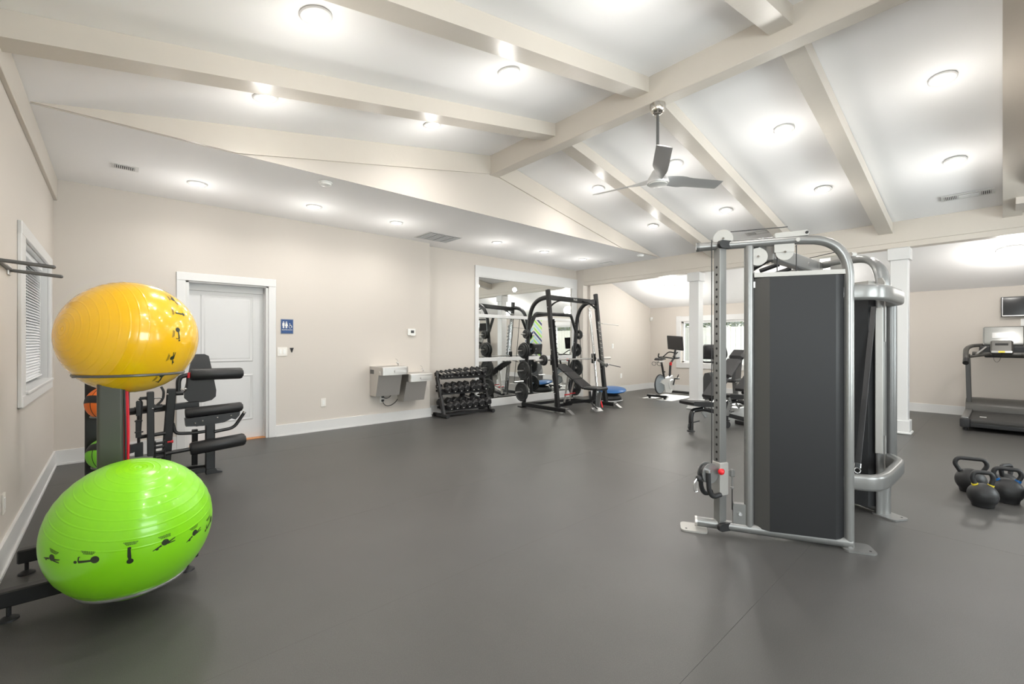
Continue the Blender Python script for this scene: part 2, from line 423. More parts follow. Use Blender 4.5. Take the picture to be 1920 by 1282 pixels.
cs = MB().rbox((.5815, 6.642, 1.073), (.091, .02, 2.146), .004, seg=1).rbox((1.578, 6.642, 1.073), (.091, .02, 2.146), .004, seg=1).rbox((1.08, 6.640, 2.095), (1.088, .024, .098), .004, seg=1)
part('door_casing', cs, M['trim'], d)
part('threshold', MB().rbox((1.083, 6.73, .004), (.85, .09, .016), .003, seg=1), M['wood'], d, 'strip of orange oak under the white door')
hd = MB().cyl((.72, 6.775, .97), (.72, 6.745, .97), .028).cyl((.72, 6.75, .97), (.72, 6.715, .97), .01).tube([(.72, 6.715, .97), (.83, 6.712, .97)], .009, 10)
part('door_handle', hd, M['nickel'], d)
# ---- window_1 : left wall, trim, glass, sash and blinds
w = struct('window_1', MB().box(XL-.16, XL-.13, 4.54, 6.10, .95, .99).box(XL-.16, XL-.13, 4.54, 6.10, 1.98, 2.02).box(XL-.16, XL-.13, 4.54, 4.58, .95, 2.02).box(XL-.16, XL-.13, 6.06, 6.10, .95, 2.02).box(XL-.155, XL-.13, 4.54, 6.1, 1.47, 1.50), M['trim'])
part('pane', MB().box(XL-.147, XL-.143, 4.58, 6.06, .99, 1.98), M['glass'], w, smooth=None)
cs = MB().rbox((XL+.011, 4.45, 1.485), (.022, .18, 1.25), .004, seg=1).rbox((XL+.011, 6.17, 1.485), (.022, .14, 1.25), .004, seg=1)
cs.rbox((XL+.012, 5.30, 2.065), (.024, 1.88, .09), .004, seg=1).rbox((XL+.013, 5.30, .895), (.026, 1.84, .08), .004, seg=1)
part('window_casing', cs, M['trim'], w)
part('window_sill', MB().rbox((XL-.04, 5.32, .945), (.16, 1.60, .022), .005, seg=1), M['trim'], w)
part('reveal', MB().box(XL-.13, XL+.001, 4.54, 4.55, .95, 2.02).box(XL-.13, XL+.001, 6.09, 6.1, .95, 2.02).box(XL-.13, XL+.001, 4.54, 6.1, 2.01, 2.02), M['trim'], w, smooth=None)
bl = thing('window_blind', 'white horizontal slat blind lowered over the window on the left wall', 'blind', (XL-.055, 5.32, 0))
part('headrail', MB().rbox((0, 0, 1.985), (.05, 1.50, .045), .004, seg=1), M['slat'], bl)
part('bottom_rail', MB().rbox((0, 0, .99), (.045, 1.50, .016), .004, seg=1), M['slat'], bl)
sm = mesh_of('slat', MB().rbox((0, 0, 0), (.034, 1.49, .0022), .0009, MX.Rotation(R(48), 3, 'Y'), seg=1), M['slat'])
for i in range(40):
    o = bpy.data.objects.new('slat', sm); COL.objects.link(o); o.parent = bl; o.location = (0, 0, 1.012+i*.0238)
for yy in (-.62, .62): part('lift_cord', MB().cyl((.02, yy, 1.0), (.02, yy, 1.97), .0016, 6), M['white'], bl)
part('tilt_wand', MB().cyl((.034, -.55, 1.96), (.036, -.55, 1.36), .005, 8), M['greyvinyl'], bl, 'thin grey tilt wand hanging from the headrail')
# ---- window_2 : far wall, twin sash with pale view
w = struct('window_2', MB().box(XF+.06, XF+.10, 3.45, 5.70, .75, .79).box(XF+.06, XF+.10, 3.45, 5.70, 1.79, 1.83).box(XF+.06, XF+.10, 3.45, 3.5, .75, 1.83).box(XF+.06, XF+.10, 5.65, 5.70, .75, 1.83), M['trim'])
for (a, b) in ((3.5, 4.74), (4.90, 5.65)): part('pane', MB().box(XF+.078, XF+.084, a, b, .79, 1.79), M['glass'], w, smooth=None)
part('mullion', MB().rbox((XF+.03, 4.82, 1.29), (.12, .16, 1.08), .006, seg=1), M['trim'], w)
cs = MB().rbox((XF-.011, 5.765, 1.31), (.022, .13, 1.34), .004, seg=1).rbox((XF-.011, 3.385, 1.31), (.022, .13, 1.34), .004, seg=1)
cs.rbox((XF-.012, 4.575, 1.90), (.024, 2.51, .14), .004, seg=1).rbox((XF-.012, 4.575, .68), (.024, 2.51, .14), .004, seg=1)
part('window_casing', cs, M['trim'], w)
part('blind_headrail', MB().rbox((XF+.03, 5.28, 1.81), (.05, .72, .05), .006, seg=1).rbox((XF+.03, 4.12, 1.81), (.05, 1.2, .05), .006, seg=1), M['trim'], w)
# front wall windows, unseen, added to bring fill light from behind the camera
for i, (x0, x1) in enumerate(((.9, 3.5), (4.9, 7.5))):
    f = MB(); z0, z1 = .7, 2.4
    f.box(x0, x1, YF-.1, YF-.05, z0, z0+.05).box(x0, x1, YF-.1, YF-.05, z1-.05, z1).box(x0, x0+.05, YF-.1, YF-.05, z0, z1).box(x1-.05, x1, YF-.1, YF-.05, z0, z1).box((x0+x1)/2-.03, (x0+x1)/2+.03, YF-.1, YF-.05, z0, z1)
    f.rbox((x0-.05, YF+.01, (z0+z1)/2), (.1, .02, z1-z0+.2), .004, seg=1).rbox((x1+.05, YF+.01, (z0+z1)/2), (.1, .02, z1-z0+.2), .004, seg=1).rbox(((x0+x1)/2, YF+.01, z0-.05), (x1-x0+.2, .02, .1), .004, seg=1).rbox(((x0+x1)/2, YF+.01, z1+.05), (x1-x0+.2, .02, .1), .004, seg=1)
    w = struct('window_%d' % (3+i), f, M['trim'])
    part('pane', MB().box(x0, x1, YF-.08, YF-.075, z0, z1), M['glass'], w, smooth=None)
w = struct('window_5', MB().box(XL-.1, XL-.06, -1.9, -.5, .9, .95).box(XL-.1, XL-.06, -1.9, -.5, 2.15, 2.2).box(XL-.1, XL-.06, -1.9, -1.85, .9, 2.2).box(XL-.1, XL-.06, -.55, -.5, .9, 2.2), M['trim'])
part('pane', MB().box(XL-.085, XL-.08, -1.9, -.5, .9, 2.2), M['glass'], w, smooth=None)
# outdoors beyond the far window
struct('ground', MB().box(-40, 50, -40, 40, -.5, -.16), M['grass'])
fe = thing('garden_fence', 'pale board fence standing outside the far window below green leaves', 'fence', (13.1, 4.5, -.16))
fb = mesh_of('fence_board', MB().rbox((0, 0, .97), (.02, .138, 1.85), .003, seg=1), M['fence'])
for i in range(44):
    o = bpy.data.objects.new('fence_board', fb); COL.objects.link(o); o.parent = fe; o.location = (0, -3.2+i*.142, 0)
part('rail', MB().bar((.04, -3.2, 1.4), (.04, 3.1, 1.4), .04, .08), M['fence'], fe)
hg = thing('leafy_hedge', 'bright green leafy hedge rising above the pale fence outside the far window', 'hedge', (14.1, 4.5, -.16))
lm = MB()
for i in range(5200):
    c = V((random.uniform(-.4, .4), random.uniform(-4, 4), random.triangular(0, 2.62, 2.2))); a = V((random.gauss(0, 1), random.gauss(0, 1), random.gauss(0, 1))).normalized(); b = a.orthogonal().normalized(); s = random.uniform(.03, .06)
    lm.add([c-a*s, c+b*s*.5, c+a*s, c-b*s*.5], [(0, 1, 2, 3)])
part('foliage', lm, M['leaf'], hg, smooth=None, kind='stuff')
# ================================================================= CEILING THINGS
def make_light(kind):
    t = thing('recessed_light', 'round white recessed ceiling light', 'ceiling light')
    part('trim_ring', MB().lathe([(.062, 0), (.095, 0), (.095, -.006), (.088, -.012), (.070, -.012), (.062, -.004)], n=32), M['trim'], t)
    part('lens', MB().lathe([(.0, -.001), (.0655, -.001), (.064, -.008), (.04, -.0105), (.0, -.011)], n=28), M['lens'], t)
    return t
lproto = None
def place_light(x, y, z, tilt, label, group, power=LP):
    global lproto
    if lproto is None: lproto = make_light(0); t = lproto
    else: t = copy_tree(lproto)
    t.location = (x, y, z); t.rotation_euler = (0, tilt, 0); t['label'] = label; t['group'] = group
    l = lamp('lamp_glow', 'POINT', (0, 0, -.45), power*(.72 if z > 3.02 else .62), WARM, .05); l.parent = t  # added point light hung well below the fitting to brighten the ceiling
    l = lamp('lamp_glow', 'POINT', (0, 0, -.075), power*.035, WARM, .03); l.parent = t  # small added point light for the ceiling halo around the lens
    l = lamp('lamp', 'AREA', (0, 0, -.014), power*(1.0 if z > 3.02 else .9), WARM, .13, spread=150); l.parent = t
    return t
TL = math.atan(ZV)
rows = [(3.975, 'first row from gable'), (2.77, 'second row from gable'), (1.55, 'third row from gable'), (.345, 'row nearest camera')]
for x, nm in ((.895, 'low on left slope'), (2.45, 'beside ridge beam on left slope'), (5.28, 'beside ridge beam on right slope'), (6.80, 'low on right slope')):
    for y, rn in rows:
        place_light(x, y, zvault(x)-.001, -TL if x < XRC else TL, 'lit recessed ceiling light %s, %s' % (nm, rn), 'recessed lights on the vault')
for x, nm in ((.65, 'first from the left wall'), (1.86, 'second from the left wall'), (2.99, 'third from the left wall'), (4.87, 'just right of the large return grille'), (6.04, 'above the mirror, left one'), (7.18, 'above the mirror, right one')):
    place_light(x, 5.81, ZC-.001, 0, 'recessed light in flat ceiling along the back wall, '+nm, 'recessed lights in the flat strip')
for x, q_ in ((1.2, 'left'), (3.9, 'middle'), (6.6, 'right')): place_light(x, -1.3, ZC-.001, 0, 'recessed ceiling light behind the camera, the %s one of three' % q_, 'recessed lights behind the camera')
# flush dome lights of the far room
def flush(x, y, label, pw):
    z = 3.03+(2.205-3.03)*(x-(XH+.15))/(XF+.1-XH-.15)
    t = thing('flush_ceiling_light', label, 'ceiling light', (x, y, z)); t.rotation_euler = (0, .278, 0)
    part('base_ring', MB().lathe([(0, 0), (.17, 0), (.17, -.02), (0, -.02)]), M['trim'], t)
    part('glass_dome', MB().lathe([(.155, -.018), (.15, -.05), (.12, -.08), (.06, -.098), (0, -.102)]), M['flush'], t)
    lamp('lamp', 'POINT', (0, 0, -.42), pw, WARM, .12, parent=t)
flush(9.85, 5.3, 'glowing round flush light on the far room ceiling near the bikes', 42)
flush(9.75, -.1, 'glowing round flush light on the far room ceiling above the treadmill', 30)
flush(9.9, 2.6, 'round flush light on the far room ceiling hidden behind the cable machine', 46)
# vents
def vent(name, label, x, y, z, w, h, rx, ry, groups):
    t = thing(name, label, 'vent', (x, y, z)); t.rotation_euler = (0, ry, 0)
    part('frame', MB().box(-w/2, w/2, -h/2, h/2, -.004, 0), M['trim'], t, smooth=None)
    for (a, b, n, ax) in groups:
        part('opening', MB().box(a, b, -h/2+.03, h/2-.03, -.006, -.0038), M['greyvinyl'], t, smooth=None)
        fn = MB()
        for i in range(n):
            if ax == 'x':
                c = a+(b-a)*(i+.5)/n; fn.box(c-.0035, c+.0035, -h/2+.03, h/2-.03, -.013, -.005)
            else:
                c = -h/2+.03+(h-.06)*(i+.5)/n; fn.box(a, b, c-.0025, c+.0025, -.012, -.005)
        part('louvre_fins', fn, M['trim'], t, smooth=None, kind='stuff')
    return t
vent('air_vent', 'small slotted air vent in the flat ceiling near the left wall', .06, 5.75, ZC, .21, .15, 0, 0, [(-.075, .075, 10, 'x')])
vent('return_grille', 'large square return air grille in the flat ceiling beside the wall jog', 3.93, 6.19, ZC, .62, .50, 0, 0, [(-.28, -.15, 12, 'y'), (-.13, 0, 12, 'y'), (.02, .15, 12, 'y'), (.17, .29, 12, 'y')])
vent('air_vent', 'slotted air vent in the flat ceiling near the header corner', 7.87, 5.72, ZC, .14, .34, 0, 0, [(-.04, .04, 4, 'x')])
for x, y, lb in ((7.74, .29, 'long three section air vent low on the right vault slope near the soffit'), (7.79, 2.62, 'three section air vent on the right slope seen above the cable machine')):
    t = vent('air_vent', lb, x, y, zvault(x)-.001, .15, .46, 0, TL, [])
    for (a, b, n, ax) in ((-.20, -.12, 5, 0), (-.10, .07, 7, 1), (.09, .20, 7, 0)):
        part('opening', MB().box(-.045, .045, a, b, -.006, -.0038), M['greyvinyl'], t, smooth=None)
        fn = MB()
        for i in range(n):
            if ax: c = -.045+.09*(i+.5)/n; fn.box(c-.0025, c+.0025, a, b, -.012, -.005)
            else: c = a+(b-a)*(i+.5)/n; fn.box(-.045, .045, c-.0035, c+.0035, -.013, -.005)
        part('louvre_fins', fn, M['trim'], t, smooth=None, kind='stuff')
for x, y, lb in ((1.67, 4.86, 'round white smoke detector on the flat ceiling left of centre'), (7.69, 4.77, 'round white smoke detector near the right end of the gable')):
    t = thing('smoke_detector', lb, 'detector', (x, y, ZC))
    part('base', MB().lathe([(0, 0), (.07, 0), (.07, -.012), (0, -.012)]), M['white'], t)
    part('sensor_cap', MB().lathe([(.062, -.010), (.058, -.03), (.04, -.042), (0, -.044)]), M['white'], t)
tag(part('cover_plate', MB().lathe([(0, 0), (.055, 0), (.053, -.004), (0, -.004)], (3.22, 3.535, zvault(3.22)-.145)), M['beam']), 'small round painted cover plate under the second left rafter', 'cover plate')

# ceiling fan
ft = thing('ceiling_fan', 'three blade brushed aluminium ceiling fan hanging from the ridge beam', 'fan', (3.845, 2.2, 0))
part('canopy', MB().lathe([(0, 3.563), (.072, 3.563), (.074, 3.54), (.066, 3.50), (.045, 3.475), (.022, 3.465), (0, 3.465)], n=36), M['nickel'], ft)
part('downrod', MB().cyl((0, 0, 3.47), (0, 0, 2.90), .0135, 16), M['greymetal'], ft)
part('motor_hub', MB().lathe([(0, 2.945), (.03, 2.945), (.05, 2.925), (.075, 2.88), (.098, 2.84), (.104, 2.82), (.098, 2.805), (0, 2.802)], n=36), M['fan'], ft)
part('light_disc', MB().lathe([(.088, 2.806), (.088, 2.797), (.06, 2.792), (0, 2.79)], n=36), M['white'], ft, 'round pale disc under the hub')
for k_ in range(3):
    a = R(94+120*k_); n1 = 18; mb = MB(); vs = []
    for i in range(n1+1):
        t = i/n1; r = .06+.64*t; wd = .055+.05*min(1, t*3.2) if t < .35 else .105-.012*(t-.35); tw = -R(40)*(1-min(1, t*2.4))-R(16); z = 2.845+.02*t
        for (cx, cz) in ((-.5, .0), (-.3, .006), (0, .009), (.3, .006), (.5, 0), (.3, -.004), (0, -.003), (-.3, -.004)):
            u = cx*wd*1.35; w_ = cz+0.0
            uu = u*cos(tw)-w_*sin(tw); ww = u*sin(tw)+w_*cos(tw)
            vs.append((r*cos(a)-uu*sin(a), r*sin(a)+uu*cos(a), z+ww))
    fs = [(i*8+j, i*8+(j+1) % 8, (i+1)*8+(j+1) % 8, (i+1)*8+j) for i in range(n1) for j in range(8)]+[tuple(range(8)), tuple(n1*8+j for j in range(8))]
    part('blade', MB().add(vs, fs), M['fan'], ft, smooth=50)

# ================================================================= WALL THINGS
def plate_thing(name, lb, cat, x, z, w, h, y=YB, m='ivory'):
    t = thing(name, lb, cat, (x, y, z)); part('plate', MB().rbox((0, -.004, 0), (w, .008, h), .003), M[m], t); return t
t = plate_thing('light_switch', 'white double rocker switch plate right of the white door', 'switch', 1.704, 1.163, .125, .12)
for s in (-1, 1): part('rocker', MB().rbox((s*.026, -.009, 0), (.032, .006, .066), .002), M['white'], t)
t = plate_thing('wall_outlet', 'ivory outlet plate low on the wall between door and fountains', 'outlet', 2.255, .41, .072, .118)
part('socket_insert', MB().rbox((0, -.009, 0), (.034, .004, .066), .002), M['white'], t)
t = plate_thing('wall_outlet', 'outlet box under the drinking fountains with two black plugs in it', 'outlet', 3.165, .385, .075, .12)
for z in (.03, -.025): part('socket_insert', MB().rbox((0, -.009, z), (.034, .004, .03), .002), M['white'], t)
t = thing('thermostat', 'white wall thermostat with grey display above the fountains', 'thermostat', (3.69, YB, 1.463))
part('housing', MB().rbox((0, -.013, 0), (.145, .026, .108), .006), M['white'], t)
part('display', MB().rbox((.01, -.0275, .005), (.06, .002, .045), .001), M['greyvinyl'], t)
part('lower_lip', MB().rbox((.02, -.018, -.055), (.08, .02, .012), .003), M['white'], t)
t = thing('restroom_sign', 'blue restroom sign with white figures beside the white door', 'sign', (1.765, YB, 1.512))
part('rim', MB().rbox((0, -.003, 0), (.165, .006, .205), .003), M['signrim'], t)
part('panel', MB().rbox((0, -.0065, 0), (.148, .003, .188), .001), M['bluesign'], t)
f = lambda u, v, w: (u, -.0085-w, v)
ic = MB()
for cx, sk in ((-.048, 0), (-.008, 1)):
    ic.lathe([(0, -.0005), (.0085, -.0005), (.0085, .0008), (0, .0008)], (cx, -.0085, .06), (0, -1, 0), 16)
    if sk: ic.prism([(cx-.009, .048), (cx+.009, .048), (cx+.019, .006), (cx+.010, .006), (cx+.009, -.024), (cx-.009, -.024), (cx-.010, .006), (cx-.019, .006)], 0, .001, f)
    else: ic.prism([(cx-.013, .048), (cx+.013, .048), (cx+.014, .008), (cx+.009, .008), (cx+.009, -.024), (cx-.009, -.024), (cx-.009, .008), (cx-.014, .008)], 0, .001, f)
ic.prism([(-.029, .066), (-.027, .066), (-.027, -.026), (-.029, -.026)], 0, .001, f)
ic.torus((.040, -.0085, -.006), .017, .0025, (0, 1, 0), 20, 6)
ic.lathe([(0, -.0005), (.006, -.0005), (.006, .0008), (0, .0008)], (.034, -.0085, .040), (0, -1, 0), 12)
ic.prism([(.031, .033), (.037, .033), (.038, .014), (.050, .014), (.060, -.012), (.066, -.011), (.055, .019), (.038, .020), (.031, .008)], 0, .001, f)
part('pictograms', ic, M['white'], t, smooth=None)
part('lettering', text_mb('RESTROOMS', .0235, lambda x, y, z: (x, -.0085-z, y-.048), .0005), M['white'], t, smooth=None)
part('braille_strip', MB().prism([(-.05, -.071), (.05, -.071), (.05, -.067), (-.05, -.067)], 0, .0006, f), M['blue'], t, smooth=None)
t = thing('wall_hook', 'small black triangular wall hook right of the light switch', 'hook', (1.826, YB, 1.185))
part('plate', MB().prism([(-.026, .03), (.026, .03), (.004, -.035), (-.004, -.035)], 0, .006, lambda u, v, w: (u, -w, v)), M['black'], t)
part('prong', MB().tube(fillet([(0, -.004, .02), (0, -.03, .012), (0, -.034, -.01), (0, -.014, -.022)], .01), .004, 8), M['black'], t)
t = thing('wall_outlet', 'narrow outlet plate low on the left wall above the baseboard', 'outlet', (XL, 3.86, .365))
part('plate', MB().rbox((.004, 0, 0), (.008, .072, .118), .003), M['ivory'], t); part('socket_insert', MB().rbox((.009, 0, 0), (.004, .034, .066), .001), M['white'], t)
for (y, z, h, lb) in ((YFR, 1.19, .12, 'small white switch plate on the far room side wall beside the squat machine'), (YFR, .42, .12, 'small white outlet plate low on the far room side wall')):
    t = thing('wall_plate', lb, 'switch', (9.35 if z > 1 else 9.72, y, z)); part('plate', MB().rbox((0, -.004, 0), (.075, .008, h), .003), M['white'], t); part('rocker', MB().rbox((0, -.009, 0), (.034, .004, .066), .001), M['white'], t)
t = thing('corner_sensor', 'small white motion sensor high in the far room corner', 'sensor', (XF-.04, YFR-.05, 1.93))
part('housing', MB().rbox((0, 0, 0), (.05, .06, .10), .012), M['white'], t); part('eye', MB().ball((-.015, -.02, -.02), (.02, .02, .025), 12, 8), M['ivory'], t)
# storage prongs on the left wall
t = thing('wall_storage_rack', 'grey steel wall bracket with two long prongs beside the window', 'rack', (XL, 0, 0))
part('back_bar', MB().bar((.006, 3.50, 1.742), (.006, 4.09, 1.735), .01, .035, (1, 0, 0)), M['greymetal'], t)
for y, z in ((3.57, 1.738), (4.03, 1.735)):
    part('mounting_plate', MB().rbox((.005, y, z), (.01, .09, .06), .003), M['steel'], t)
    part('prong', MB().tube([(.0, y, z), (.225, y, z-.018)], .0105, 12).ball((.226, y, z-.018), .011, 10, 6), M['greymetal'], t)

# drinking fountains
def fountain(x0, x1, ztop, zbot, lb, cbar):
    w = x1-x0; t = thing('drinking_fountain', lb, 'fountain', ((x0+x1)/2, YB, 0), group='wall mounted drinking fountains')
    yf = -.42; h = .125
    # basin : rounded top tray with a bowl recessed
    mb = MB(); N = 6
    out = [(-w/2, 0), (-w/2, yf+.05)]+[(-w/2+.05-.05*cos(a), yf+.05-.05*sin(a)) for a in [pi/2*i/N for i in range(N+1)]]+[(w/2-.05+.05*sin(a), yf+.05-.05*cos(a)) for a in [pi/2*i/N for i in range(N+1)]]+[(w/2, 0)]
    mb.prism(out, ztop-h, ztop-.012)
    part('basin_body', mb, M['steel'], t)
    rim = MB(); n = len(out); inn = [(u*.80+(-.0), (v-yf/2)*.76+yf/2-.01) for u, v in out]
    vs = [(u, v, ztop-.012) for u, v in out]+[(u*.995, v*.995, ztop) for u, v in out]+[(u, v, ztop) for u, v in inn]+[(u*.85-.01, (v-yf/2)*.8+yf/2, ztop-.045) for u, v in inn]
    fs = []
    for q in range(3): fs += [(q*n+i, q*n+(i+1) % n, (q+1)*n+(i+1) % n, (q+1)*n+i) for i in range(n)]
    fs.append(tuple(3*n+i for i in range(n))); rim.add(vs, fs)
    part('basin_rim', rim, M['steel'], t, smooth=60)
    # cabinet tapering to the wall
    q = [(-.005, ztop-h), (yf+.10, ztop-h), (yf+.20, zbot), (-.005, zbot)]
    a, b = -w/2+.002, w/2-.07
    part('cabinet', MB().prism(q, a, b, lambda u, v, w_: (w_, u, v)), M['steel'], t, smooth=20)
    part('push_bar', MB().prism(rrect(.20, .038, .018, 5, w/2-.155, ztop-.07), 0, .012, lambda u, v, w_: (u, yf-w_, v)), M['steel'], t)
    sp = part('bubbler', MB().tube(fillet([(w/2-.09, -.22, ztop-.003), (w/2-.09, -.22, ztop+.045), (w/2-.125, -.225, ztop+.055)], .02), .011, 10), M['chrome'], t)
    part('mouth_guard', MB().tube(bez((w/2-.085, -.215, ztop+.03), (w/2-.08, -.21, ztop+.075), (w/2-.10, -.215, ztop+.10), (w/2-.135, -.22, ztop+.115), 8), .0035, 6), M['glass'], sp)
    if cbar:
        part('side_button', MB().prism(rrect(.09, .036, .016, 5, -.33, ztop-.075), 0, .007, lambda u, v, w_: (-w/2-w_, u, v)), M['steel'], t)
        part('side_grille', MB().box(-w/2-.002, -w/2, -.16, -.03, ztop-.115, ztop-.05), M['greymetal'], t, 'dark louvred patch on the side')
    return t
fountain(2.96, 3.425, .915, .455, 'stainless drinking fountain, the higher left one of the pair on the back wall', 1)
fountain(3.43, 3.875, .79, .34, 'stainless drinking fountain, the lower right one beside the dumbbell rack', 0)
f_ = lambda pts, lb: tag(part('power_cord', MB().tube(pts, .0055, 8).rbox(pts[0], (.035, .03, .035), .006), M['blackplastic']), lb, 'cord')
f_(bez((3.17, YB-.025, .36), (3.18, YB-.04, .22), (3.36, YB-.05, .26), (3.41, YB-.06, .37), 16), 'black power cord looping to the lower fountain, plugged in at the lower socket')
f_(bez((3.17, YB-.025, .42), (3.2, YB-.06, .38), (3.26, YB-.06, .38), (3.31, YB-.06, .46), 12), 'short black power cord going up into the higher fountain')

# mirror
t = thing('wall_mirror', 'large white framed wall mirror with two horizontal rails behind the squat machine', 'mirror', (0, YB2, 0))
x0, x1, z0, z1 = 5.185, 8.25, .0, 2.79
for (a, b) in ((.15, .91), (.985, 1.78), (1.845, 2.58)): part('mirror_pane', MB().box(5.27, 8.10, -.008, -.003, a-.01, b+.01), M['mirror'], t, smooth=None)
part('bottom_frame', MB().rbox(((x0+x1)/2, -.013, .078), (x1-x0, .024, .156), .004, seg=1), M['trim'], t)
part('top_frame', MB().rbox(((x0+x1)/2, -.014, 2.69), (x1-x0, .026, .205), .004, seg=1).rbox(((x0+x1)/2, -.016, 2.575), (x1-x0, .03, .02), .003, seg=1), M['trim'], t)
part('side_frame', MB().rbox((5.23, -.013, 1.37), (.09, .0235, 2.45), .004, seg=1), M['trim'], t)
part('side_frame', MB().rbox((8.16, -.013, 1.37), (.17, .0235, 2.45), .004, seg=1), M['trim'], t)
part('rail', MB().rbox(((5.27+8.1)/2, -.014, 1.8125), (2.83, .022, .065), .003, seg=1), M['trim'], t)
part('rail', MB().rbox(((5.27+8.1)/2, -.014, .9475), (2.83, .022, .075), .003, seg=1), M['trim'], t)
# striped wall graphic on the far wall, seen in the mirror
t = thing('wall_graphic', 'green, navy and pale blue diagonal stripes painted on the far wall, seen in the mirror', 'mural', (XF, 2.45, 0))
cols = ['lime', 'navy', 'lime', 'sky', 'lime', 'navy', 'sky', 'lime', 'navy', 'lime', 'sky']
for i, c in enumerate(cols):
    z = .55+i*.145
    part('stripe', MB().prism([(-.42, z), (.0, z+.34), (.0, z+.42), (-.42, z+.08)], 0, .004, lambda u, v, w_: (-w_, u, v)), M[c], t, c.replace('sky', 'pale blue')+' stripe', smooth=None)
    part('stripe', MB().prism([(.42, z), (.02, z+.34), (.02, z+.42), (.42, z+.08)], 0, .004, lambda u, v, w_: (-w_, u, v)), M[cols[-1-i]], t, cols[-1-i].replace('sky', 'pale blue')+' stripe', smooth=None)
# television
t = thing('wall_television', 'black flat television on the far wall above the treadmill', 'television', (XF, -.33, 1.88))
part('bezel', MB().rbox((-.12, 0, 0), (.035, .70, .33), .006), M['blackplastic'], t)
part('screen', MB().rbox((-.139, 0, .004), (.003, .66, .285), .001), M['screen'], t)
part('bezel_strip', MB().box(-.1395, -.138, -.335, .335, -.155, -.143).box(-.1395, -.138, .325, .335, -.15, .155), M['steel'], t, 'thin silver inner edge')
part('wall_mount', MB().rbox((-.05, 0, 0), (.11, .16, .16), .005), M['black'], t)
t = thing('cable_box', 'small white box with cable under the black television', 'box', (XF, -.30, 1.62))
part('housing', MB().rbox((-.02, 0, 0), (.04, .20, .12), .004), M['white'], t); part('vent_slot', MB().rbox((-.041, -.03, .02), (.003, .1, .03), .001), M['dark'], t)
t = thing('small_sign', 'thin white box sign on the soffit at the right edge', 'sign', (7.69, -.27, 3.62))
part('housing', MB().rbox((-.02, 0, 0), (.04, .28, .07), .004), M['white'], t); part('face', MB().rbox((-.041, 0, 0), (.002, .24, .05), .001), M['ivory'], t)
# ================================================================= BALLS AND THEIR RACK
def ball_profile(r, lats):
    prof = []
    n = 420
    for i in range(n+1):
        th = pi*i/n; rr = r
        deg = math.degrees(th)
        for L in lats:
            x = (deg-L)/.34
            if abs(x) < 3: rr += .0013*math.exp(-x*x)
        if deg < 3.0: rr -= .004*(1-deg/3.0)
        prof.append((sin(th)*rr, cos(th)*rr))
    return prof
LATS = [6, 10, 15]+[21+7.3*i for i in range(8)]+[118+8*i for i in range(7)]
def ex_ball(c, r, axis, m, lb, name, figs, fscale=1.0):
    t = thing(name, lb, 'exercise ball', c, group='exercise balls on the rack')
    ax = V(axis).normalized()
    part('ball_shell', MB().lathe(ball_profile(r, LATS), (0, 0, 0), ax, 96), M[m], t, smooth=80)
    part('valve_plug', MB().lathe([(0, r-.006), (.012, r-.006), (.012, r-.001), (.006, r+.0015), (0, r+.002)], (0, 0, 0), ax, 16), M[m], t)
    for k_, (d, style) in enumerate(figs):
        d = V(d); d = (d-ax*d.dot(ax)*.0).normalized(); north = (ax-d*ax.dot(d)).normalized(); east = north.cross(d)
        mb = MB()
        def mp(u, v): return (d+east*(u/r)+north*(v/r)).normalized()*(r+.0011)
        def stroke(p, q, w, w2=None):
            w2 = w if w2 is None else w2; p, q = V((*p, 0)), V((*q, 0)); dd = (q-p); nn = V((-dd.y, dd.x, 0)).normalized(); N = 4; vs = []
            for i in range(N+1):
                cc = p+dd*i/N; ww = (w+(w2-w)*i/N)/2; a = cc+nn*ww; b = cc-nn*ww; vs += [mp(a.x, a.y), mp(b.x, b.y)]
            mb.add(vs, [(2*i, 2*i+1, 2*i+3, 2*i+2) for i in range(N)])
        def disc(cx, cy, rr, sy=1):
            vs = [mp(cx, cy)]+[mp(cx+rr*cos(2*pi*i/14), cy+rr*sy*sin(2*pi*i/14)) for i in range(14)]
            mb.add(vs, [(0, i+1, (i+1) % 14+1) for i in range(14)])
        S = fscale
        if style == 0:      # lying over the ball, arms and legs out
            disc(0, .004*S, .012*S); stroke((-.012*S, -.004*S), (-.034*S, -.012*S), .007*S, .004*S); stroke((.01*S, 0), (.034*S, .008*S), .006*S, .003*S); stroke((.008*S, -.004*S), (.034*S, -.004*S), .005*S, .003*S); disc(-.026*S, -.012*S, .005*S); stroke((-.034*S, -.012*S), (-.040*S, -.014*S), .003*S)
        elif style == 1:    # on the back, feet on the ball
            disc(.026*S, .004*S, .013*S); stroke((.018*S, 0), (-.022*S, -.009*S), .007*S, .009*S); disc(-.031*S, -.011*S, .0055*S); stroke((-.022*S, -.008*S), (-.024*S, .008*S), .004*S); stroke((-.024*S, .008*S), (-.019*S, .009*S), .003*S)
        else:               # upright figure balanced over a small ball
            stroke((-.004*S, .028*S), (0, -.008*S), .008*S, .011*S); disc(.003*S, -.024*S, .010*S); stroke((0, -.006*S), (.003*S, -.02*S), .010*S, .007*S); disc(-.002*S, .024*S, .005*S)
        ty = (.022 if style < 2 else .037)*S
        for row in range(3):
            x = -.021*S+.004*row*S
            while x < .02*S-.003*row*S:
                wl = random.uniform(.002, .006)*S; stroke((x, ty+.0052*S*(2-row)*.8), (x+wl, ty+.0052*S*(2-row)*.8), .0024*S); x += wl+.0012*S
        part('printed_figure', mb, M['ink'], t, smooth=None, label='small black exercise drawing with tiny lettering')
    return t
YC, GC, BR = (.065, 3.448, 1.326), (.061, 2.872, .389), .325
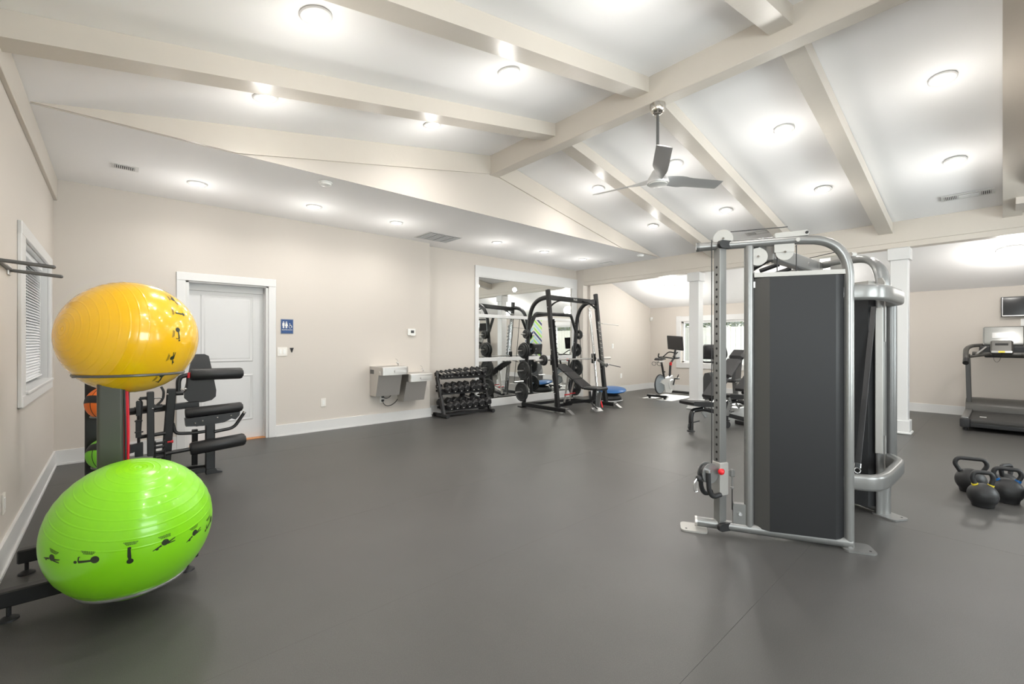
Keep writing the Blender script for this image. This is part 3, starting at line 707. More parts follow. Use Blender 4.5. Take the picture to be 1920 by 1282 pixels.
ex_ball(YC, BR, (-.858, -.497, .131), 'yellow', 'large yellow exercise ball resting on the top ring of the rack', 'exercise_ball',
        [((.577, -.44, .688), 0), ((.655, -.622, .429), 2), ((.619, -.784, .048), 1), ((.545, -.752, -.369), 0), ((.379, -.553, -.742), 1), ((.45, -.1, .88), 1)], 1.05)
ex_ball(GC, BR, (.06, -.30, .95), 'green', 'large lime green exercise ball on the low ring nearest the camera', 'exercise_ball',
        [((-.813, -.581, -.014), 0), ((-.484, -.875, -.036), 1), ((-.056, -.997, -.061), 2), ((.325, -.945, -.037), 0), ((.687, -.722, -.079), 0), ((.90, -.43, -.08), 1)], 1.2)
rk = thing('ball_rack', 'grey steel exercise ball rack post with rings and two black base bars', 'rack', (-.03, 3.385, 0))
part('post', MB().rbox((.005, 0, .60), (.112, .15, 1.0), .016, seg=3), M['postgrey'], rk)
for y in (3.105, 3.66):
    part('base_bar', MB().rbox((-.0, y-3.385, .105), (.76, .055, .075), .006, seg=1), M['black'], rk)
    for x in (-.345, .33): part('levelling_foot', MB().cyl((x, y-3.385, .07), (x, y-3.385, .012), .009, 10).lathe([(0, 0), (.036, 0), (.034, .008), (.014, .02), (0, .022)], (x, y-3.385, 0)), M['rubber'], rk)
part('base_link', MB().rbox((0, 0, .105), (.09, .60, .07), .006, seg=1), M['black'], rk)
rg = (BR**2-.213**2)**.5+.004
zr = YC[2]-.213; part('upper_ring', MB().torus((YC[0]+.03, YC[1]-3.385, zr), rg, .008, n=64), M['greymetal'], rk)
part('upper_arm', MB().bar((YC[0]+.03-rg, .06, zr-.01), (YC[0]+.03+rg, .06, zr-.01), .03, .008), M['greymetal'], rk)
zr = GC[2]-.252; part('lower_ring', MB().torus((GC[0]+.03, GC[1]-3.385, zr), (BR**2-.252**2)**.5+.004, .008, n=64), M['silver'], rk)
part('lower_arm', MB().bar((.0, -.04, .16), (.07, -.31, zr-.008), .03, .02), M['greymetal'], rk)
# red resistance bands hanging on the post
for (dx, w_, lb) in ((.066, .0065, 'red resistance band hanging from the ball rack post, outer loop'), (.0605, .004, 'thinner red resistance band hanging against the ball rack post')):
    x = -.03+dx; y = 3.35; mb = MB()
    mb.tube(fillet([(x, y, 1.09), (x+.004, y-.004, .8), (x, y-.004, .46), (x+.012, y+.014, .44), (x+.015, y+.015, .8), (x+.008, y+.01, 1.09)], .03, 5), w_, 8, closed=True)
    tag(part('resistance_band', mb, M['redband']), lb, 'resistance band')
t = thing('jump_rope', 'dark purple and black cord hanging beside the red band on the ball rack post', 'rope')
part('cord', MB().tube(bez((.031, 3.325, 1.08), (.036, 3.32, .9), (.045, 3.31, .7), (.034, 3.32, .46), 10), .005, 8), M['blackplastic'], t)
part('grip', MB().tube([(.034, 3.32, .46), (.034, 3.32, .36)], .008, 10), M['blackplastic'], t)

# medicine ball tower
mt = thing('medicine_ball_tower', 'tall black medicine ball tower behind the ball rack post', 'rack', (-.05, 4.62, 0))
part('back_panel', MB().rbox((0, 0, .62), (.255, .05, 1.06), .008, seg=1), M['black'], mt)
part('base_plate', MB().rbox((0, -.12, .02), (.42, .5, .04), .006, seg=1), M['black'], mt)
part('lower_column', MB().rbox((0, -.0, .07), (.2, .05, .1), .006, seg=1), M['black'], mt)
for z, rr in ((.735, .096), (.365, .09)):
    part('ball_cradle', MB().torus((-.005, -.2, z+.02), rr-.01, .006, n=40).bar((-.005, -.02, z+.02), (-.005, -.12, z+.02), .03, .01), M['silver'], mt)
def med_ball(c, r, m, lb, tilt):
    t = thing('medicine_ball', lb, 'medicine ball', c, group='medicine balls on the tower')
    part('ball_body', MB().ball((0, 0, 0), r, 40, 24), M[m], t)
    ax = V(tilt).normalized()
    pr = lambda a0, a1: [(sin(R(a))*(r+.0012), cos(R(a))*(r+.0012)) for a in [a0+(a1-a0)*i/6 for i in range(7)]]
    mb = MB(); prof = pr(78, 104); mb.lathe(prof, (0, 0, 0), ax, 48); mb.f = mb.f[:-2]
    part('black_band', mb, M['rubber'], t)
    mb = MB(); mb.torus((0, 0, 0), r*1.001, .0022, ax.orthogonal(), 48, 6).torus((0, 0, 0), r*1.001, .0022, ax.cross(ax.orthogonal()), 48, 6)
    part('seam_groove', mb, M['rubber'], t)
    return t
med_ball((-.055, 4.407, .851), .12, 'orangeb', 'orange medicine ball with black band on the upper cradle of the tower', (.25, .3, 1))
med_ball((-.055, 4.41, .478), .115, 'greenb', 'green medicine ball with black band on the lower cradle of the tower', (.35, .55, .8))

# ================================================================= LEG MACHINE
g = thing('leg_machine', 'black leg curl and extension machine with round foam rollers by the door', 'exercise machine', (0, 5.2, 0))
B = M['black']
part('seat_back_pad', MB().prism([(x, z) for x, z in [(.565, 1.155), (.60, 1.175), (.665, 1.175), (.70, 1.155), (.735, .98), (.768, .80), (.765, .735), (.73, .70), (.66, .685), (.60, .685), (.535, .70), (.505, .735), (.502, .80), (.535, .98)]], .22, .28, lambda u, v, w: (u, w+.3*(.9-v)*.3, v)), M['greyvinyl'], g)
def roller(n, x0, x1, z0, z1, r, y=0.):
    d = V((x1-x0, 0, z1-z0)); L = d.length; b = .02
    prof = [(r*.55, 0), (r*.85, .002), (r, b), (r, L-b), (r*.85, L-.002), (r*.55, L)]
    o = part(n, MB().lathe(prof, (x0, y, z0), d, 32), M['vinyl'], g)
    part('end_cap', MB().lathe([(0, L-.004), (r*.6, L-.004), (r*.55, L+.008), (0, L+.009)], (x0, y, z0), d, 20), M['blackplastic'], o)
roller('upper_roller', .525, .962, .983, .978, .057, .02); roller('lower_roller', .52, .975, .277, .308, .062, -.03)
roller('knee_pad', .485, .955, .618, .638, .048, .0)
part('pad_plate', MB().prism([(.483, .57), (.935, .59), (.93, .555), (.895, .515), (.86, .53), (.80, .50), (.62, .485), (.49, .495)], -.03, .05, lambda u, v, w: (u, w, v)), B, g)
part('support_post', MB().rbox((.69, .05, .28), (.078, .07, .52), .006, seg=1), B, g)
part('foot_plate', MB().prism([(.655, 0), (.785, 0), (.785, .012), (.745, .025), (.73, .05), (.655, .05)], .0, .12, lambda u, v, w: (u, w, v)), B, g)
part('seat_beam', MB().bar((.05, .22, .65), (.62, .22, .672), .05, .062), B, g)
part('spring_beam', MB().cyl((.05, .05, .673), (.32, .05, .695), .023, 14).cyl((.12, .05, .679), (.27, .05, .691), .030, 14), B, g)
part('leaning_post', MB().bar((.385, .0, .86), (.335, .06, .0), .07, .06, (0, 1, 0)), B, g)
part('lever_bar', MB().bar((.227, -.08, .852), (.230, -.08, .275), .052, .05, (0, 1, 0)), B, g)
part('roller_arm', MB().tube(fillet([(.53, .02, .985), (.455, .02, .97), (.437, .02, .93), (.437, .02, .80)], .05), .021, 14), B, g)
part('pivot_bar', MB().cyl((.37, .02, .815), (.475, .02, .815), .024, 14).tube(fillet([(.47, .02, .815), (.50, .02, .84), (.505, .02, .96)], .03), .008, 8), B, g)
part('release_knob', MB().cyl((.515, .0, .955), (.518, .0, 1.005), .013, 12), M['red'], g, 'red rubber lever tip')
part('range_knob', MB().cyl((.35, -.06, .375), (.385, -.06, .376), .008, 10).cyl((.378, -.06, .376), (.392, -.06, .376), .013, 12), M['red'], g, 'red adjustment knob')
part('grip_handle', MB().tube(fillet([(.975, .0, .572), (.885, -.0, .43), (.72, 0, .412)], .05), .016, 12), B, g)
part('grip_cap', MB().cyl((.972, 0, .568), (.980, 0, .582), .017, 12), M['chrome'], g, 'bright end cap')
part('grip_handle', MB().tube(fillet([(.395, .04, .53), (.415, .04, .43), (.55, .04, .415), (.65, .04, .418)], .04), .015, 12), B, g)
part('cross_tube', MB().cyl((.16, .0, .44), (.34, .0, .452), .017, 12), B, g)
part('roller_shaft', MB().cyl((.25, -.03, .262), (.53, -.03, .278), .018, 12), B, g)
hb = MB()
for z in (.25, .295, .34, .375): hb.cyl((.25, -.07, z), (.335, -.07, z+.005), .012, 10)
for x in (.25, .262, .33): hb.rbox((x, -.07, .31), (.008, .05, .18), .003, seg=1)
part('range_bracket', hb, B, g)
part('chain_link_rod', MB().tube([(.145, -.02, .77), (.15, -.02, .28)], .012, 8).rbox((.147, -.02, .70), (.035, .03, .13), .004).rbox((.147, -.02, .52), (.04, .03, .16), .004).rbox((.15, -.02, .33), (.06, .03, .12), .004).cyl((.12, -.03, .59), (.175, -.03, .59), .007, 8).cyl((.12, -.03, .49), (.18, -.03, .49), .007, 8), B, g)
part('hose', MB().tube(fillet([(.15, -.03, .79), (.172, -.03, .76), (.165, -.03, .62), (.16, -.03, .5)], .03), .007, 8), M['rubber'], g)
part('upper_link', MB().cyl((.155, -.02, .79), (.25, -.02, .793), .014, 10).prism([(.18, .79), (.26, .79), (.25, .73)], -.04, -.02, lambda u, v, w: (u, w, v)), B, g)
part('arm_plate', MB().prism([(.02, .40), (.02, .31), (.11, .325), (.17, .36), (.175, .405), (.10, .395)], -.1, -.06, lambda u, v, w: (u, w, v)), B, g)
part('cable_loop', MB().tube(fillet([(.31, .05, .88), (.33, .05, .84), (.325, .05, .76), (.28, .05, .71)], .04), .010, 10), B, g)
part('base_rail', MB().bar((.02, .28, .055), (.66, .10, .055), .05, .05).bar((.05, -.02, .055), (.67, .05, .04), .045, .045), B, g)
part('rear_leg', MB().bar((.60, .35, .40), (.60, .38, .01), .045, .05).rbox((.60, .40, .01), (.12, .1, .02), .004).bar((.62, .33, .45), (.69, .06, .50), .04, .04), B, g)
part('weight_frame', MB().bar((.05, .22, .04), (.05, .22, .66), .06, .06).rbox((.05, .22, .01), (.12, .4, .02), .004), B, g)
bm_ = MB()
for (x, y, z) in ((.62, -.035, .535), (.74, -.035, .555), (.855, -.035, .56), (.56, -.035, .52), (.352, -.04, .815), (.30, -.11, .79), (.24, -.11, .70)): bm_.ball((x, y, z), .009, 8, 6)
part('bolt_heads', bm_, M['chrome'], g, 'chrome bolt heads')
bm_ = MB().cyl((.25, -.08, .793), (.30, -.08, .793), .009, 8).cyl((.475, .02, .82), (.50, .02, .86), .007, 8).cyl((.45, 0, .85), (.50, 0, .85), .006, 8)
part('chrome_pins', bm_, M['chrome'], g, 'chrome pins')
# ================================================================= CABLE MACHINE
CX = 3.865
cm = thing('cable_machine', 'large silver framed two tower cable machine with charcoal weight shrouds', 'exercise machine', (CX, 1.0, 0))
def T(s, o, z, side=1):
    x = 3.0+.4903*s+.8716*o; y = 1.42-.8716*s+.4903*o
    return V(((x-CX)*side, y-1.0-(.048 if side < 0 else 0), z))
EV = {1: V((.4903, -.8716, 0)), -1: V((-.4903, -.8716, 0))}
NV = {1: V((.8716, .4903, 0)), -1: V((-.8716, .4903, 0))}
CA = {1: R(158), -1: R(22)}
for sd in (1, -1):
    e, n = EV[sd], NV[sd]; S_ = M['silver']
    part('base_tube', MB().tube([T(.0, 0, .056, sd), T(.90, 0, .036, sd)], .033, 18, up=n), S_, cm)
    part('base_end_cap', MB().tube([T(-.012, 0, .056, sd), T(.002, 0, .056, sd)], .034, 18), M['steel'], cm)
    for (s0, w0, nm) in ((-.02, .15, 'front_foot_plate'), (.93, .15, 'rear_foot_plate')):
        ps = [T(s0+u, v, 0, sd) for u, v in rrect(.17, w0, .03, 4)]
        mb = MB(); k0 = len(ps); mb.add([(p.x, p.y, .001) for p in ps]+[(p.x, p.y, .012) for p in ps], [tuple(range(k0))[::-1], tuple(range(k0, 2*k0))]+[(i, (i+1) % k0, k0+(i+1) % k0, k0+i) for i in range(k0)])
        fp = part(nm, mb, M['silverlt'] if s0 < 0 else S_, cm, smooth=20)
        c = T(s0-.05 if s0 < 0 else s0+.055, -.04, .0122, sd); part('bolt_hole', MB().cyl(c, c+V((0, 0, .0008)), .007, 12), M['dark'], fp)
    part('front_upright', MB().tube([T(.323, 0, .03, sd), T(.323, 0, 1.94, sd)], .029, 20), S_, cm)
    pts = [T(.015, 0, 1.955, sd), T(.60, 0, 1.962, sd), T(.70, 0, 1.955, sd)]
    arc = bez(T(.70, 0, 1.955, sd), T(.82, 0, 1.94, sd), T(.885, 0, 1.86, sd), T(.885, 0, 1.70, sd), 14)
    pts = pts[:2]+arc+[T(.885, 0, 1.0, sd), T(.885, 0, .012, sd)]
    ro = .030 if sd == 1 else .030
    wd = [ro]*2+[ro+(.012 if sd == 1 else .034)*min(1, i/9) for i in range(15)]+[ro+(.0 if sd == 1 else .034)]*2 if sd == -1 else [ro]*len(pts)
    part('arch_tube', MB().tube(pts, wd, 20, ry=.029, up=n), S_, cm)
    part('arch_end_cap', MB().tube([T(-.004, 0, 1.955, sd), T(.016, 0, 1.955, sd)], .0305, 18), M['greymetal'], cm)
    # adjustment column with pin holes
    cxy = T(.147, 0, 0, sd); rot = MX.Rotation(CA[sd], 3, 'Z'); h = rot @ V((1, 0, 0)); q = rot @ V((0, 1, 0))
    if q.y > 0: q = -q
    part('adjustment_column', MB().rbox((cxy.x, cxy.y, .99), (.058, .058, 1.90), .004, rot, 1), M['steel'] if 0 else S_, cm)
    hm = mesh_of('pin_hole', MB().cyl((0, 0, 0), h*.0015, .0085, 12), M['dark'])
    for i in range(31):
        o = bpy.data.objects.new('pin_hole', hm); COL.objects.link(o); o.parent = cm; o.location = cxy+h*.0285+V((0, 0, 1.807-.0503*i)); 
        if o.location.z < .30: bpy.data.objects.remove(o)
    # black oval bumpers top and bottom
    for z in (1.956, .052):
        c = cxy+q*.045+V((0, 0, z)); part('oval_bumper', MB().prism(rrect(.115, .052, .025, 6), -.012, .012, lambda u, v, w: c+h*u+V((0, 0, v))+q*w), M['rubber'], cm)
    # carriage
    zc = .37
    ca = part('pulley_carriage', MB().rbox((cxy.x, cxy.y, zc), (.078, .078, .225), .01, rot, 2), M['silverlt'], cm)
    for off in (-.022, .022):
        c = cxy+h*.105+q*off+V((0, 0, zc+.045)); part('pulley_cheek', MB().lathe([(0, -.003), (.068, -.003), (.068, .003), (0, .003)], c, q, 32), S_, ca)
    c = cxy+h*.105+V((0, 0, zc+.045)); part('pulley_wheel', MB().lathe([(0, -.012), (.058, -.012), (.052, 0), (.058, .012), (0, .012)], c, q, 32), M['blackplastic'], ca)
    for off in (-.035, .035):
        p = lambda a, z: cxy+h*a+q*off+V((0, 0, z))
        part('curved_grip', MB().tube(fillet([p(.03, zc-.10), p(.10, zc-.11), p(.13, zc-.06), p(.135, zc+.06)], .05, 8), .0155, 12), M['rubber'], ca)
        part('grip_end_cap', MB().cyl(p(.135, zc+.058), p(.135, zc+.075), .017, 14), M['chrome'], ca, 'chrome grip end')
    kn = cxy+q*.055+h*.045+V((0, 0, zc+.06)); part('pull_pin_knob', MB().ball(kn, .021, 16, 10).cyl(kn, kn-h*.03-q*.02, .009, 10), M['red'], ca, 'red ball knob')
    part('pin_collar', MB().cyl(kn-h*.018-q*.01, kn-h*.04-q*.03, .017, 14), M['chrome'], ca)
    sn = c+h*.075-V((0, 0, .03)); part('cable_stop_ball', MB().ball(sn, .022, 14, 10), M['rubber'], ca)
    part('carabiner', MB().tube(fillet([sn+h*.02, sn+h*.045-V((0, 0, .03)), sn+h*.04-V((0, 0, .085)), sn+h*.012-V((0, 0, .09)), sn+h*.018-V((0, 0, .03)), sn+h*.02], .012, 4), .0032, 8), M['chrome'], ca)
    ce = T(.222, 0, 0, sd); part('cable_end_fitting', MB().rbox((ce.x, ce.y, zc+.04), (.03, .03, .05), .006, rot, 1).cyl(ce+V((0, 0, zc+.02)), ce+V((0, 0, zc-.05)), .006, 8).cyl(ce+V((0, 0, zc-.055)), ce+V((0, 0, zc-.065)), .012, 10).bar(ce+V((0, 0, zc+.045)), cxy+V((0, 0, zc+.03)), .012, .03), S_, ca)
    # cables
    cb = MB().cyl(cxy+h*.072+V((0, 0, .43)), cxy+h*.072+V((0, 0, 1.99)), .0032, 6).cyl(ce+V((0, 0, zc-.06)), ce+V((0, 0, .16)), .0032, 6)
    cb.cyl(T(.16, 0, 2.045, sd), T(.55, 0, 2.052, sd), .0032, 6).cyl(T(.49, 0, 1.73, sd), T(.49, 0, 1.90, sd), .0032, 6).cyl(T(.60, 0, 1.73, sd), T(.60, 0, 1.93, sd), .0032, 6)
    part('cable', cb, M['rubber'], cm)
    # pulleys and brackets on the frame
    def disc(nm, s, z, r, mt='silverlt'):
        d = part(nm, MB().lathe([(0, -.014), (r, -.014), (r, -.010), (r-.008, -.006), (r-.008, .006), (r, .010), (r, .014), (0, .014)], T(s, 0, z, sd), n, 36), M[mt], cm)
        part('axle_bolt', MB().cyl(T(s, -.016, z, sd), T(s, -.026, z, sd), .008, 6), M['chrome'], d); return d
    disc('top_pulley', .165, 2.0, .062); disc('idler_pulley', .375, 1.865, .058); disc('idler_pulley', .53, 1.885, .052)
    f = lambda u, v, w: T(u, w, v, sd)
    part('pulley_bracket', MB().prism([(.47, 1.885), (.47, 1.94), (.585, 1.94), (.585, 1.885)], -.018, .018, f), M['silverlt'], cm)
    tb = part('top_bracket', MB().prism([(.475, 1.98), (.475, 2.012), (.655, 2.020), (.668, 2.005), (.660, 1.985)], -.022, .022, f), M['silverlt'], cm)
    part('bracket_bolt', MB().cyl(T(.652, -.022, 2.003, sd), T(.652, -.03, 2.003, sd), .009, 10), M['dark'], tb)
    part('frame_bolt', MB().cyl(T(.60, -.028, 1.957, sd), T(.60, -.038, 1.957, sd), .013, 10), M['silverlt'], cm)
    lb_ = part('lower_pulley_bracket', MB().prism([(u, v) for u, v in rrect(.085, .15, .015, 4, .268, .135)], -.02, .02, f), S_, cm)
    part('bracket_bolt', MB().cyl(T(.268, -.02, .145, sd), T(.268, -.03, .145, sd), .011, 10), M['chrome'], lb_)
    # shroud : bevelled box with pale top rail
    def shp(z0, z1, a0=.352, a1=.868, m='shroud', nm='weight_shroud', th=.05, lb=None):
        P = [(a0, .0), (a0+.085, -th), (a1-.066, -th), (a1, .0), (a1, .12), (a1-.066, .16), (a0+.085, .16), (a0, .12)]
        return part(nm, MB().prism(P, z0, z1, lambda u, v, w: T(u, v, w, sd)), M[m], cm, lb, smooth=10)
    s_ = shp(.062, 1.722)
    part('bevel_strip', MB().prism([(.353, -.0015), (.4365, -.0515), (.4365, -.0535), (.353, -.0035)], .063, 1.721, lambda u, v, w: T(u, v, w, sd)), M['shroudlt'], s_, 'lighter bevelled edge strip', smooth=None)
    part('shroud_top_rail', MB().prism([(.352, -.02), (.868, -.02), (.868, .12), (.352, .12)], 1.728, 1.757, lambda u, v, w: T(u, v, w, sd)), M['silverlt'], cm)
    part('shroud_clip', MB().prism([(.345, -.01), (.36, -.01), (.36, .0), (.345, .0)], 1.66, 1.70, lambda u, v, w: T(u, v, w, sd)), M['white'], cm)
    part('inner_channel', MB().rbox(T(.90, .06, 1.01, sd) if sd < 0 else T(.79, .19, 1.0, sd), (.045, .02, 1.09), .004, MX.Rotation(R(98) if sd < 0 else math.atan2(e.y, e.x), 3, 'Z'), 1), M['silverlt'], cm, 'pale flat channel beside the shroud')
    part('upright_mount_plate', MB().prism([(.88, 1.30), (.92, 1.30), (.92, 1.72), (.88, 1.72)], .02, .027, f).prism([(.88, .24), (.92, .24), (.92, .60), (.88, .60)], .02, .027, f), M['silverlt'], cm)
part('rear_guard', MB().tube([(.462, -.440, .36), (.462, -.440, 1.57)], .055, 16, ry=.035), M['greymetal'], cm, 'dark grey rounded upright cover')
# U shaped rear cross members
def umem(z, nm):
    pts = [(-.435, -.30, z), (-.37, -.475, z), (-.20, -.505, z), (.18, -.515, z), (.29, -.51, z), (.43, -.43, z)]
    pts = fillet(pts, .07, 6); sec = rrect(.055, .10, .02, 3); n = len(sec); vs = []
    for i, p in enumerate(pts):
        t = (pts[min(i+1, len(pts)-1)]-pts[max(i-1, 0)]).normalized(); nn = V((t.y, -t.x, 0))
        vs += [p+nn*u+V((0, 0, v)) for u, v in sec]
    fs = [(i*n+j, i*n+(j+1) % n, (i+1)*n+(j+1) % n, (i+1)*n+j) for i in range(len(pts)-1) for j in range(n)]+[tuple(range(n)), tuple((len(pts)-1)*n+j for j in range(n))]
    return part(nm, MB().add(vs, fs), M['silver'], cm, smooth=40)
umem(.42, 'lower_rear_crossmember'); umem(1.61, 'upper_rear_crossmember')
part('arch_gusset', MB().prism([(-.03, 1.66), (.04, 1.66), (.04, 1.74), (.02, 1.775), (-.01, 1.775), (-.03, 1.74)], .0, .012, lambda u, v, w: T(.90+u, .048+w, v, -1)), M['silverlt'], cm)
st = part('warning_label', MB().rbox((.448, -.402, .10), (.062, .003, .045), .001, MX.Rotation(R(-68), 3, 'Z'), 1), M['dark'], cm, 'black warning label with white lines')
lm_ = MX.Translation((.444, -.4035, 0)) @ MX.Rotation(R(-68), 4, 'Z')
part('label_print', MB().box(-.014, .014, -.002, -.001, .148, .151).box(-.014, .014, -.002, -.001, .182, .185).box(-.014, -.011, -.002, -.001, .148, .185).box(.011, .014, -.002, -.001, .148, .185).box(-.02, .02, -.002, -.001, .108, .110).box(-.02, .014, -.002, -.001, .096, .098).xf(lm_), M['white'], st, smooth=None)
# centre beam and pull up grips
part('centre_beam', MB().bar(T(.36, .02, 1.93, 1), T(.36, .02, 1.93, -1), .07, .105), M['silver'], cm)
for sg in (-1, 1):
    part('beam_flange', MB().rbox((sg*.56, .10, 1.93), (.014, .13, .15), .004), M['silverlt'], cm)
    part('flange_bolts', MB().cyl((sg*.30, .08, 1.93), (sg*.30, .046, 1.93), .016, 10).cyl((sg*.48, .08, 1.93), (sg*.48, .046, 1.93), .016, 10), M['chrome'], cm)
    part('pull_up_grip', MB().tube(fillet([(sg*.38, .13, 1.885), (sg*.38, .20, 1.85), (sg*.26, .31, 1.83), (sg*.10, .33, 1.84)], .09, 8), .017, 12), M['rubber'], cm)
    part('pull_up_grip', MB().tube([(sg*.14, .13, 1.885), (sg*.14, .26, 1.85)], .017, 12), M['rubber'], cm)
    part('grip_socket', MB().cyl((sg*.38, .10, 1.895), (sg*.38, .14, 1.88), .021, 12), M['chrome'], cm)
# attachments hanging inside
def at(u, v, dep):
    r = (u-960)/826; a = R(41.92)
    return V((dep*(sin(a)+r*cos(a)), dep*(cos(a)-r*sin(a)), 1.3-(v-640.5)/826*dep))
t = thing('cable_bar_attachment', 'black rubber grip bar with chrome ends hanging inside the cable machine', 'bar')
p0, p1 = at(1637, 632, 3.42), at(1637, 722, 3.42)
part('grip', MB().cyl(p0-V((0, 0, .03)), p1, .020, 16), M['rubber'], t)
part('end_fitting', MB().cyl(p0+V((0, 0, .015)), p0-V((0, 0, .035)), .021, 14).torus(p0+V((0, 0, .035)), .016, .004, (1, 0, 0), 16, 6), M['chrome'], t)
part('end_ring', MB().cyl(p1+V((0, 0, .015)), p1, .021, 14), M['chrome'], t)
part('lower_rod', MB().cyl(p1, at(1637, 812, 3.42), .016, 14), M['rubber'], t)
t = thing('long_strap_attachment', 'long black leaning strap with chrome end ring inside the cable machine', 'strap')
p0, p1 = at(1638, 575, 3.30), at(1609, 868, 3.02)
part('strap_body', MB().bar(p0, p1, .032, .012, (1, 0, 0)), M['vinyl'], t)
part('end_sleeve', MB().bar(p1+(p0-p1).normalized()*.0, p1+(p1-p0).normalized()*.035, .036, .018, (1, 0, 0)), M['chrome'], t)
part('end_ring', MB().torus(p1+(p1-p0).normalized()*.05, .017, .0035, (1, .3, 0), 18, 6), M['chrome'], t)
t = thing('small_hook', 'small chrome hook on the pale channel of the cable machine', 'hook')
p = at(1637, 814, 3.38); part('hook_wire', MB().tube(fillet([p+V((.04, -.02, 0)), p, p+V((-.02, .01, -.012))], .01), .004, 8), M['chrome'], t)

# ================================================================= KETTLEBELLS
def kettlebell(x, y, r, hw, hh, rz, ring, lb):
    t = thing('kettlebell', lb, 'kettlebell', (x, y, 0), rz, 'kettlebells on the floor')
    prof = [(0, 0), (r*.62, 0), (r*.70, .004)]+[(sin(R(a))*r, r*.96-cos(R(a))*r*1.0) for a in range(48, 181, 11)]
    part('bell_body', MB().lathe(prof, n=36), M['hexr'], t, smooth=50)
    zt = r*1.96
    P = fillet([(-hw*.62, 0, zt-.035), (-hw, 0, zt+hh*.45), (-hw*.80, 0, zt+hh), (hw*.80, 0, zt+hh), (hw, 0, zt+hh*.45), (hw*.62, 0, zt-.035)], .045, 7)
    part('handle', MB().tube(P, .0165, 14), M['hexr'], t)
    if ring:
        for s in (-1, 1):
            a = V((s*hw*.62, 0, zt-.035)); b = V((s*hw, 0, zt+hh*.45)); d = (b-a).normalized(); c = a+d*.022
            part('colour_ring', MB().lathe([(.0168, -.009), (.0205, -.009), (.0205, .009), (.0168, .009)], c, d, 20), M[ring], t, {'yel': 'yellow', 'blue': 'blue'}[ring]+' band at the foot of the handle')
    return t
kettlebell(5.10, .105, .092, .062, .085, R(-68), 'yel', 'black kettlebell with yellow rings, frontmost of the group')
kettlebell(5.38, -.025, .098, .082, .075, R(-75), 'blue', 'black kettlebell with blue rings behind the yellow ringed one')
kettlebell(5.52, .185, .102, .105, .085, R(-72), None, 'largest black kettlebell without colour rings, at the left rear of the group')
kettlebell(5.36, -.26, .098, .08, .075, R(-60), None, 'black kettlebell cut off by the right edge of the picture')
kettlebell(5.75, -.02, .08, .06, .07, R(-30), None, 'black kettlebell glimpsed through the handle of the blue ringed one')

# ================================================================= DUMBBELL RACK
dr = thing('dumbbell_rack', 'black three tier rack full of hexagonal dumbbells beside the mirror', 'rack', (4.66, 6.50, 0))
for sx in (-1, 1):
    x = sx*.50
    part('side_upright', MB().bar((x, -.13, .04), (x-.02*0, .12, .765), .05, .065, (0, 1, 0)), M['black'], dr)
    part('base_foot', MB().bar((x, -.22, .035), (x, .18, .035), .06, .055), M['black'], dr)
    part('foot_cap', MB().cyl((x+.0, -.25, .032), (x, -.21, .032), .034, 16), M['rubber'], dr)
    part('upright_bolts', MB().ball((x-.027, -.03, .33), .009, 8, 6).ball((x-.027, .03, .52), .009, 8, 6).ball((x-.027, .09, .69), .009, 8, 6), M['chrome'], dr)
part('base_crossbar', MB().bar((-.5, -.10, .04), (.5, -.10, .04), .06, .045), M['black'], dr)
SH = [(.0, .155), (.045, .44), (.085, .705)]      # y and z of each shelf centre
for (y, z) in SH:
    part('shelf', MB().bar((-.49, y-.105, z-.035), (.49, y-.105, z-.05), .03, .04).bar((-.49, y+.09, z+.0), (.49, y+.09, z+.0), .03, .04).prism([(-.10, -.045), (.09, -.0), (.09, -.012), (-.10, -.057)], -.48, .48, lambda u, v, w: (w, y+u, z+v)), M['black'], dr)
def hex_mesh(r, l, hl, s0):
    mb = MB(); k_ = .86
    for s in (s0,):
        pr = [(r*.72, s*(hl/2)), (r, s*(hl/2+l*.16)), (r, s*(hl/2+l*.80)), (r*.78, s*(hl/2+l))]
        mb.lathe(pr if s > 0 else pr[::-1], (0, 0, 0), (0, 1, 0), 6)
    return mb
db_cache = {}
def dumbbell(x, row, r, l, rz, lb, dx=0, dz=0):
    y, z = SH[row]
    key = (round(r, 3), round(l, 3))
    if key not in db_cache:
        t = thing('dumbbell', lb, 'dumbbell', group='hexagonal dumbbells on the rack')
        for s_ in (-1, 1): part('hex_head', hex_mesh(r, l, .115, s_), M['hexr'], t, smooth=None)
        part('handle', MB().lathe([(.0135, -.06), (.0135, -.045), (.0165, 0), (.0135, .045), (.0135, .06)], (0, 0, 0), (0, 1, 0), 14), M['steel'], t, 'grey steel handle')
        part('weight_mark', MB().box(-.012, .012, -(.0575+l+.0008), -(.0575+l), -r*.55, -r*.40), M['ivory'], t, 'small pale weight mark', smooth=None)
        db_cache[key] = t
    else:
        t = copy_tree(db_cache[key]); t['label'] = lb
    t.location = (4.66+x, 6.50+y-.03, z+r*.80+.004+dz); t.rotation_euler = (R(13), 0, R(rz))
    return t
ordn = ['first', 'second', 'third', 'fourth', 'fifth', 'sixth', 'seventh', 'eighth', 'ninth']
xs = [-.44, -.365, -.28, -.17, -.075, .03, .165, .305, .435]; rs = [.034, .038, .040, .046, .050, .052, .058, .061, .058]
for i, (x, r) in enumerate(zip(xs, rs)): dumbbell(x, 2, r, .055+r*.35, [9, 6, -4, 16, 5, 3, 2, -3, 4][i], 'small black hexagonal dumbbell, %s from the left on the top tier of the rack' % ordn[i])
xs = [-.42, -.27, -.135, .0, .135, .285, .43]
for i, x in enumerate(xs): dumbbell(x, 1, [.056, .063, .066, .067, .067, .070, .068][i], .095, [12, 4, 2, 0, 3, -14, -3][i], 'medium black hexagonal dumbbell, %s from the left on the middle tier of the rack' % ordn[i])
